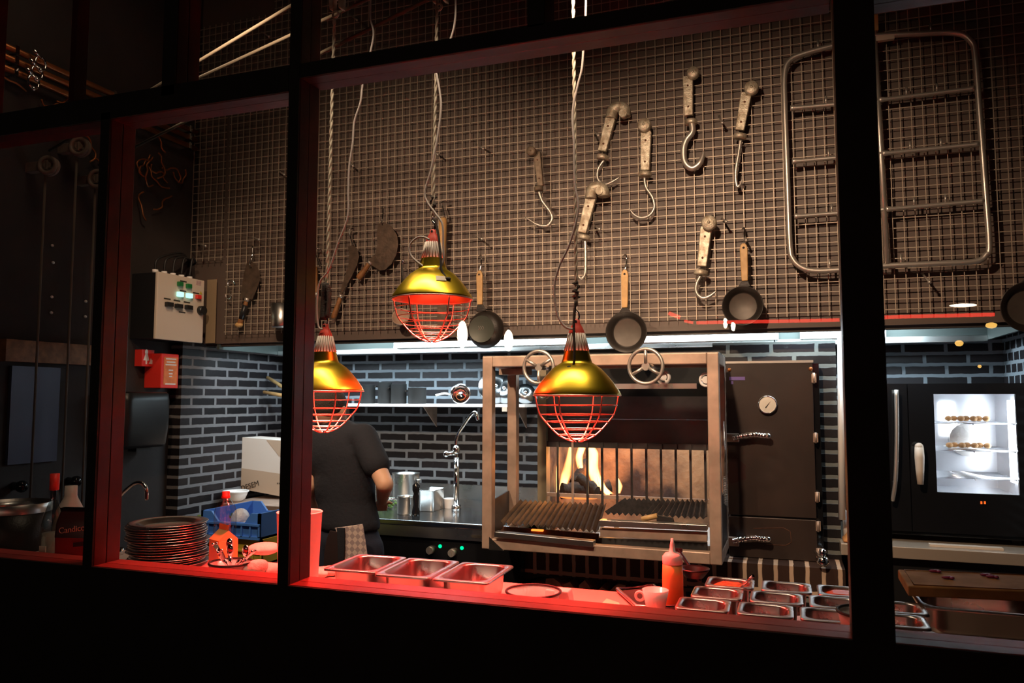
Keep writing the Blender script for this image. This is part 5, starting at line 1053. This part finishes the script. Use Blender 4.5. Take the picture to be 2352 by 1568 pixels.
# cavity shell
wx0, wz1 = P(2144, 905, OY).x, P(2144, 905, OY).z; wx1, wz0 = P(2332, 905, OY).x, P(2150, 1130, OY).z
bxm = MB().box((ox0, OY+.02, .93), (wx0-.02, 4.85, oz_t)).box((wx1+.02, OY+.02, .93), (ox1, 4.85, oz_t)).box((wx0-.02, OY+.02, .93), (wx1+.02, 4.85, wz0-.02)).box((wx0-.02, OY+.02, wz1+.02), (wx1+.02, 4.85, oz_t)).box((wx0-.02, 4.80, wz0-.02), (wx1+.02, 4.85, wz1+.02)).build('housing', 'blackg', ov)
MB().box((ox0+.05, OY+.1, .90), (ox0+.09, OY+.14, .93)).box((ox1-.09, OY+.1, .90), (ox1-.05, OY+.14, .93)).box((ox0+.05, 4.7, .9), (ox1-.05, 4.8, .93)).build('feet', 'black', ov)
dr = MB().box((P(2085, 900, OY).x, OY, .95), (wx0, OY+.02, oz_t)).box((wx1, OY, .95), (ox1, OY+.02, oz_t)).box((wx0, OY, .95), (wx1, OY+.02, wz0)).box((wx0, OY, wz1), (wx1, OY+.02, oz_t)).build('door', 'blackg', ov)
MB().box((ox0, OY, .95), (P(2083, 900, OY).x, OY+.02, oz_t)).build('control_panel', 'blackg', ov)
MB().add([(wx0, OY+.006, wz0), (wx1, OY+.006, wz0), (wx1, OY+.006, wz1), (wx0, OY+.006, wz1)], [(0, 1, 2, 3)]).build('door_glass', 'pane', dr)
MB().box((wx0-.018, OY+.03, wz0-.018), (wx0-.014, 4.79, wz1+.018)).box((wx1+.014, OY+.03, wz0-.018), (wx1+.018, 4.79, wz1+.018)).box((wx0-.018, 4.785, wz0-.018), (wx1+.018, 4.795, wz1+.018)).box((wx0-.018, OY+.03, wz0-.018), (wx1+.018, 4.79, wz0-.014)).box((wx0-.018, OY+.03, wz1+.014), (wx1+.018, 4.79, wz1+.018)).build('cavity', 'ovin', ov)
MB().box((wx1-.004, OY+.08, wz0+.05), (wx1+.010, OY+.14, wz1-.03)).box((wx0+.10, 4.775, wz1-.22), (wx0+.17, 4.784, wz1-.04)).build('oven_lamp', 'ovl', ov)
MB().cyl(V(((wx0+wx1)/2+.05, 4.784, (wz0+wz1)/2)), V(((wx0+wx1)/2+.05, 4.74, (wz0+wz1)/2)), .09).build('fan_guard', 'steel', ov)
for k, (zz, nm_) in enumerate(((.30, 'food'), (.58, None), (.86, None))):
    z = wz1-(wz1-wz0)*zz; m = MB()
    for j in range(13): y = OY+.05+j*.05; m.cyl((wx0-.012, y, z), (wx1+.012, y, z), .0025, n=6)
    for x in (wx0-.0, (wx0+wx1)/2, wx1): m.cyl((x, OY+.04, z-.004), (x, 4.7, z-.004), .003, n=6)
    m.build('rack', 'chrome', ov)
for k, (cx_, zz, l) in enumerate(((.45, .30, 'browned pieces of food on the upper rack of the lit oven'), (.42, .58, 'yellowish dish of food on the middle rack of the lit oven'))):
    m = MB(); z = wz1-(wz1-wz0)*zz+.012; random.seed(k)
    for j in range(7): m.ell((wx0+(wx1-wx0)*(.25+.08*j), OY+.15+.03*(j % 2), z+.01), (.018, .03, .014), 8, 6)
    o = m.build('roasting_food', 'dough', None, off=V((wx0+.1, OY+.15, z))); tag(o, l, 'food')
MB().tube(curve([P(2059, 895, OY-.05), P(2060, 1000, OY-.05), P(2057, 1100, OY-.05), P(2050, 1150, OY-.04)], 5), .010, 12).cyl(P(2059, 905, OY-.05), P(2059, 905, OY), .008).cyl(P(2057, 1110, OY-.05), P(2057, 1110, OY), .008).build('long_handle', 'tube', ov)
rs = px([(2111, 1026), (2112, 1050), (2113, 1080), (2114, 1112)], OY-.05); MB().tube(rs, [.020, .022, .019, .014], 14).ell(rs[0], .020).cyl(rs[1], rs[1]+V((0, .05, 0)), .012).cyl(rs[2], rs[2]+V((0, .05, 0)), .012).build('door_handle', 'cream', dr)
for x, y in ((2254, 1154), (2262, 1154)): MB().box(P(x-2, y+3, OY-.001), (P(x+2, y-3, OY).x, OY-.002, P(x+2, y-3, OY).z)).build('display_digit', 'led_o', ov)
MB().box((P(2136, 1256, 4.2).x, 4.20, .901), (P(2305, 1256, 4.2).x, 4.24, .912)).build('drip_tray', 'cream', ov)
c = P(1950, 1243, 4.2); lf_ = MB().hexa([(c.x-.03, 4.17, .903), (c.x+.10, 4.17, .903), (c.x+.10, 4.30, .903), (c.x-.03, 4.30, .903), (c.x+.0, 4.19, .945), (c.x+.10, 4.19, .965), (c.x+.10, 4.30, .965), (c.x+.0, 4.30, .945)]).build('bread_wedge', 'bread', None, off=V((c.x, 4.2, .902)), bevel=.01)
tag(lf_, 'wedge of orange-brown bread on the steel table at the wide window post', 'bread')
c = P(1945, 1172, 4.28); c.z = .902; tag(MB().lathe([(0, 0), (.02, 0), (.022, .14), (.02, .14), (0, .004)], c, 20).build('white_beaker', 'whitep', None, off=c), 'narrow white beaker at the foot of the white pipe', 'beaker')
tag(MB().box(P(1938, 826, 4.9), (P(1975, 800, 4.9).x, 4.948, P(1938, 800, 4.9).z)).build('wall_block', 'wood', None, off=P(1950, 812, 4.9)), 'small tan block on the brick wall right of the white pipe', 'block')
# ================================================================== cook seen from behind
PY = 3.3
pe = thing('person', 'cook seen from behind in dark T-shirt and checked apron at the counter', 'person', P(800, 1240, PY)-V((0, 0, P(800, 1240, PY).z)))
def J(x, y, Y=PY): return P(x, y, Y)
def cap(m, a, b, r0, r1, k=8):
    a, b = V(a), V(b); n = max(2, int((b-a).length/(min(r0, r1)*.6)))
    m.tube([a.lerp(b, i/n) for i in range(n+1)], [r0+(r1-r0)*i/n for i in range(n+1)], 16); m.ell(a, r0, 14, 8); m.ell(b, r1, 14, 8)
def blob(m, name, mt, vox, sm_=3):
    o = m.build(name, mt, pe); r = o.modifiers.new('remesh', 'REMESH'); r.mode = 'VOXEL'; r.voxel_size = vox; r.use_smooth_shade = True
    s = o.modifiers.new('smooth', 'SMOOTH'); s.factor = .6; s.iterations = sm_; return o
head = J(757, 937); neck = J(763, 975); c7 = J(768, 992)
shR, shL = J(836, 1005, 3.28), J(692, 1010, 3.32)
elR, elL = J(884, 1112, 3.20), J(704, 1120, 3.22)
wrR, wrL = J(878, 1148, 3.45), J(724, 1160, 3.42)
waist = J(800, 1185); pel = J(802, 1235)
bd_ = MB()
Rh = Matrix.Rotation(-.25, 3, 'Z')
bd_.ell(head+V((0, 0, .005)), (.072, .090, .098), 20, 14, Rh)
bd_.ell(head+V((.012, .045, -.045)), (.052, .05, .05), 14, 10)        # jaw
bd_.ell(head+V((.02, .10, -.012)), (.012, .018, .02), 10, 8)           # nose
for s_ in (-1, 1): bd_.ell(head+V((s_*.073, .006, -.012)), (.010, .018, .028), 10, 8, Rh)
cap(bd_, c7+V((0, .01, -.03)), head+V((0, 0, -.05)), .052, .050)
tor = MB()
bd_.ell(c7.lerp(waist, .3), (.16, .095, .17), 20, 14); bd_.ell(waist, (.125, .09, .14), 18, 12); bd_.ell(pel, (.15, .105, .11), 18, 12)
cap(bd_, shL, shR, .06, .06)
for s_, e, w_ in ((shR, elR, wrR), (shL, elL, wrL)): cap(bd_, s_, e, .050, .040); cap(bd_, e, w_, .041, .028)
for sgn, w_, e in ((1, wrR, elR), (-1, wrL, elL)):
    d = (w_-e).normalized(); u = V((0, 0, 1)).cross(d).normalized()*(-sgn); pc = w_+d*.045
    bd_.ell(pc, (.030, .045, .018), 12, 8)
    for k in range(4):
        f0 = pc+d*.035+u*(.026-.017*k); f1 = f0+d*(.038-.004*abs(k-1.4)); f2 = f1+d*.020+V((0, 0, -.022)); cap(bd_, f0, f1, .0082, .0078); cap(bd_, f1, f2, .0078, .007)
    t0 = pc+u*.030; cap(bd_, t0, t0+u*.02+d*.03, .010, .008)
for s_ in (-1, 1): cap(bd_, pel+V((s_*.085, 0, -.05)), V((pel.x+s_*.10, PY-.01, .48)), .085, .055); cap(bd_, V((pel.x+s_*.10, PY-.01, .48)), V((pel.x+s_*.11, PY-.03, .09)), .055, .035); bd_.ell((pel.x+s_*.115, PY+.05, .045), (.045, .12, .045))
blob(bd_, 'body', 'skin', .0085, 2)
sh = MB()
sh.ell(c7.lerp(waist, .25)+V((0, 0, -.0)), (.172, .115, .17), 22, 14); sh.ell(c7.lerp(waist, .6), (.150, .112, .20), 22, 14)
k_ = c7.lerp(waist, .45)
rs = [[V((cx+w*math.cos(a), PY+d*math.sin(a), z)) for a in [j*2*PI/28 for j in range(28)]] for cx, w, d, z in ((J(804, 1214).x, .150, .120, J(804, 1214).z), (J(802, 1200).x, .156, .124, J(802, 1200).z), (J(797, 1150).x, .142, .112, J(797, 1150).z), (J(792, 1090).x, .155, .112, J(792, 1090).z), (J(780, 1035).x, .172, .115, J(780, 1035).z), (J(768, 1000).x, .13, .09, J(768, 1000).z))]
sh.rings(rs, True, True)
cap(sh, shL+V((0, 0, .005)), shR+V((0, 0, .005)), .066, .066); cap(sh, c7+V((0, 0, -.045)), c7+V((0, .0, -.005)), .085, .062)
cap(sh, shR, shR.lerp(elR, .60), .068, .066); cap(sh, shL, shL.lerp(elL, .60), .068, .066)
blob(sh, 'tshirt', 'shirt', .011, 4)
jn = MB(); jn.ell(pel+V((0, 0, -.01)), (.158, .118, .12), 22, 14)
for s_ in (-1, 1): cap(jn, pel+V((s_*.085, 0, -.05)), V((pel.x+s_*.11, PY, .45)), .094, .078); cap(jn, V((pel.x+s_*.11, PY, .45)), V((pel.x+s_*.12, PY-.02, .11)), .078, .062)
blob(jn, 'jeans', 'jeans', .013, 3)
hr = MB(); hr.ell(head+V((0, -.006, .022)), (.077, .094, .090), 22, 14, Rh); hr.ell(head+V((0, -.034, .0)), (.066, .060, .055), 18, 12)
blob(hr, 'hair', 'hair', .008, 1)
# checked tea towel, apron knot and apron sides
mc, nt, N, L, b = newmat('checked_cotton'); tc = N.new('ShaderNodeTexCoord'); ck = N.new('ShaderNodeTexChecker'); mp_ = N.new('ShaderNodeMapping'); mp_.inputs['Rotation'].default_value = (0, .78, 0)
L.new(tc.outputs['Object'], mp_.inputs[0]); L.new(mp_.outputs[0], ck.inputs['Vector']); ck.inputs['Scale'].default_value = 48; ck.inputs['Color1'].default_value = (.62, .50, .44, 1); ck.inputs['Color2'].default_value = (.36, .28, .27, 1); L.new(ck.outputs['Color'], b.inputs['Base Color']); b.inputs['Roughness'].default_value = .9
def drape(name, mt, pts, Y, th=.008, par=None):
    q = px(pts, Y); o = MB().prism(q, (0, th, 0)).build(name, mt, par or pe, bevel=.003); return o
YT = PY-.145
drape('checked_cloth', mc, [(768, 1212), (800, 1208), (832, 1203), (838, 1240), (845, 1290), (848, 1340), (772, 1345), (776, 1290), (782, 1240)], YT)
drape('apron_string', 'shirt', [(773, 1212), (791, 1212), (791, 1262), (788, 1300), (776, 1290), (775, 1250)], YT-.012)
drape('apron_back', mat('black_apron', (.02, .008, .008), .85), [(757, 1218), (778, 1222), (780, 1262), (776, 1330), (742, 1330), (744, 1270), (750, 1235)], YT-.006, .01)
# ================================================================== street lights behind the camera, mirrored in the window pane
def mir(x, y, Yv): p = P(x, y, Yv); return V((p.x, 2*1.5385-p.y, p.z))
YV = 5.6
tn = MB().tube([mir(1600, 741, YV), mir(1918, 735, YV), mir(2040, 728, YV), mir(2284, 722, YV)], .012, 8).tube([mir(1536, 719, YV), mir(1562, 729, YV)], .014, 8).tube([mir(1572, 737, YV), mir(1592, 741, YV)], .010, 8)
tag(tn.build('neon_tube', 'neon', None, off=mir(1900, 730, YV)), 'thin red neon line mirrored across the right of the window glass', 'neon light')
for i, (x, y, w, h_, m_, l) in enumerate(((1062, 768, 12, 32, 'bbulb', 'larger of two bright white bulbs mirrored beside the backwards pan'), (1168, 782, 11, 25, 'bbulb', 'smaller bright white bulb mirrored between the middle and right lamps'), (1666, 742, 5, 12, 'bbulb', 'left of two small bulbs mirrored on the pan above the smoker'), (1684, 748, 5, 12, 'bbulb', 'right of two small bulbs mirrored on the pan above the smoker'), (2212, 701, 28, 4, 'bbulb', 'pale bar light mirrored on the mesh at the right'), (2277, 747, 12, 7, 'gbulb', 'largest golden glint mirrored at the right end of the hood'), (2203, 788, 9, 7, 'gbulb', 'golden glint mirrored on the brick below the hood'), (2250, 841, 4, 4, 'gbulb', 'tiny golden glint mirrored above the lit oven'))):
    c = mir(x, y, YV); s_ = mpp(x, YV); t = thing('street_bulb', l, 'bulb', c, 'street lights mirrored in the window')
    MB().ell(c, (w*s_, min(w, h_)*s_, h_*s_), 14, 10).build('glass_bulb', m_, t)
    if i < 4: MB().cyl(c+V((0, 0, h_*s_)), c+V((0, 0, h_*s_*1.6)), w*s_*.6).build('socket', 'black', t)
# ================================================================== lights
def area(name, loc, tgt, e, col, sx, sy=None, spread=None):
    l = bpy.data.lights.new(name, 'AREA'); l.energy = e; l.color = col; l.size = sx
    if sy: l.shape = 'RECTANGLE'; l.size_y = sy
    if spread: l.spread = spread
    o = bpy.data.objects.new(name, l); COL.objects.link(o); o.location = loc; o.rotation_euler = (V(tgt)-V(loc)).to_track_quat('-Z', 'Y').to_euler(); return o
def spot(name, loc, tgt, e, col, ang, blend, r=.03):
    l = bpy.data.lights.new(name, 'SPOT'); l.energy = e; l.color = col; l.spot_size = ang; l.spot_blend = blend; l.shadow_soft_size = r
    o = bpy.data.objects.new(name, l); COL.objects.link(o); o.location = loc; o.rotation_euler = (V(tgt)-V(loc)).to_track_quat('-Z', 'Y').to_euler(); return o
WARM = (1, .70, .46)
spot('unseen_spot', (-1.9, 1.72, 3.05), (-2.0, 4.0, 1.85), 215, WARM, 1.55, 1.0, .05)
spot('unseen_spot', (-.5, 1.72, 3.05), (-.35, 4.0, 1.78), 275, WARM, 1.55, 1.0, .05)
area('unseen_area_lamp', (-.9, 1.78, 2.85), (-.9, 2.2, 1.0), 5, (1, .8, .55), 1.5, .07, spread=1.5)
spot('unseen_spot', (-.9, 2.6, 3.9), (-.7, 3.95, .9), 150, WARM, .8, .9, .1)  # added fill without a fixture, brightens the grill base
spot('unseen_spot', (-2.3, 2.3, 3.9), (-2.35, 3.5, 1.1), 160, (1, .8, .62), .62, .9, .1)  # invented spot that lifts the cook's arms out of the dark
area('unseen_area_lamp', (-2.6, 2.6, 3.9), (-3.4, 3.2, 1.8), 2.6, WARM, .5, .5)  # weak fill added for the dark left wall
spot('unseen_spot', (-2.1, 2.5, 3.6), (-3.4, 3.8, 2.2), 75, WARM, .62, .9, .05)  # extra unseen spot put in to brighten the control box
COLD = (.72, .90, 1)
for x, w, e in ((-2.3, 1.1, 20), (-.9, 1.2, 30), (.3, .8, 26)): area('hood_led_fill', (x, 4.50, 2.05), (x, 4.75, 1.2), e, COLD, w, .12)
area('hood_led_fill', (-2.6, 4.16, 2.05), (-2.6, 4.7, 1.1), 18, COLD, 1.4, .1)  # front light added to whiten the cardboard box, no tube built here
area('hood_led_fill', (.35, 4.14, 2.05), (.35, 4.3, 1.1), 9, COLD, .8, .1)  # another added fill, for the white pipe and the smoker top
fp_ = bpy.data.lights.new('fire_glow', 'POINT'); fp_.energy = 11; fp_.color = (1, .30, .06); fp_.shadow_soft_size = .08
o = bpy.data.objects.new('fire_glow', fp_); COL.objects.link(o); o.location = P(1368, 1075, 4.55)
for c in (c1, c2, c3):
    spot('heat_lamp_light', c+V((0, 0, -.02)), c+V((0, 0, -1)), 95, (1, .042, .03), 2.1, .9, .03)
world = bpy.data.worlds.new('world'); SC.world = world; world.use_nodes = True
world.node_tree.nodes['Background'].inputs[0].default_value = (.25, .28, .4, 1); world.node_tree.nodes['Background'].inputs[1].default_value = .004
SC.view_settings.view_transform = 'Standard'; SC.view_settings.look = 'None'; SC.view_settings.gamma = 1; SC.view_settings.use_curve_mapping = False; SC.view_settings.exposure = 0
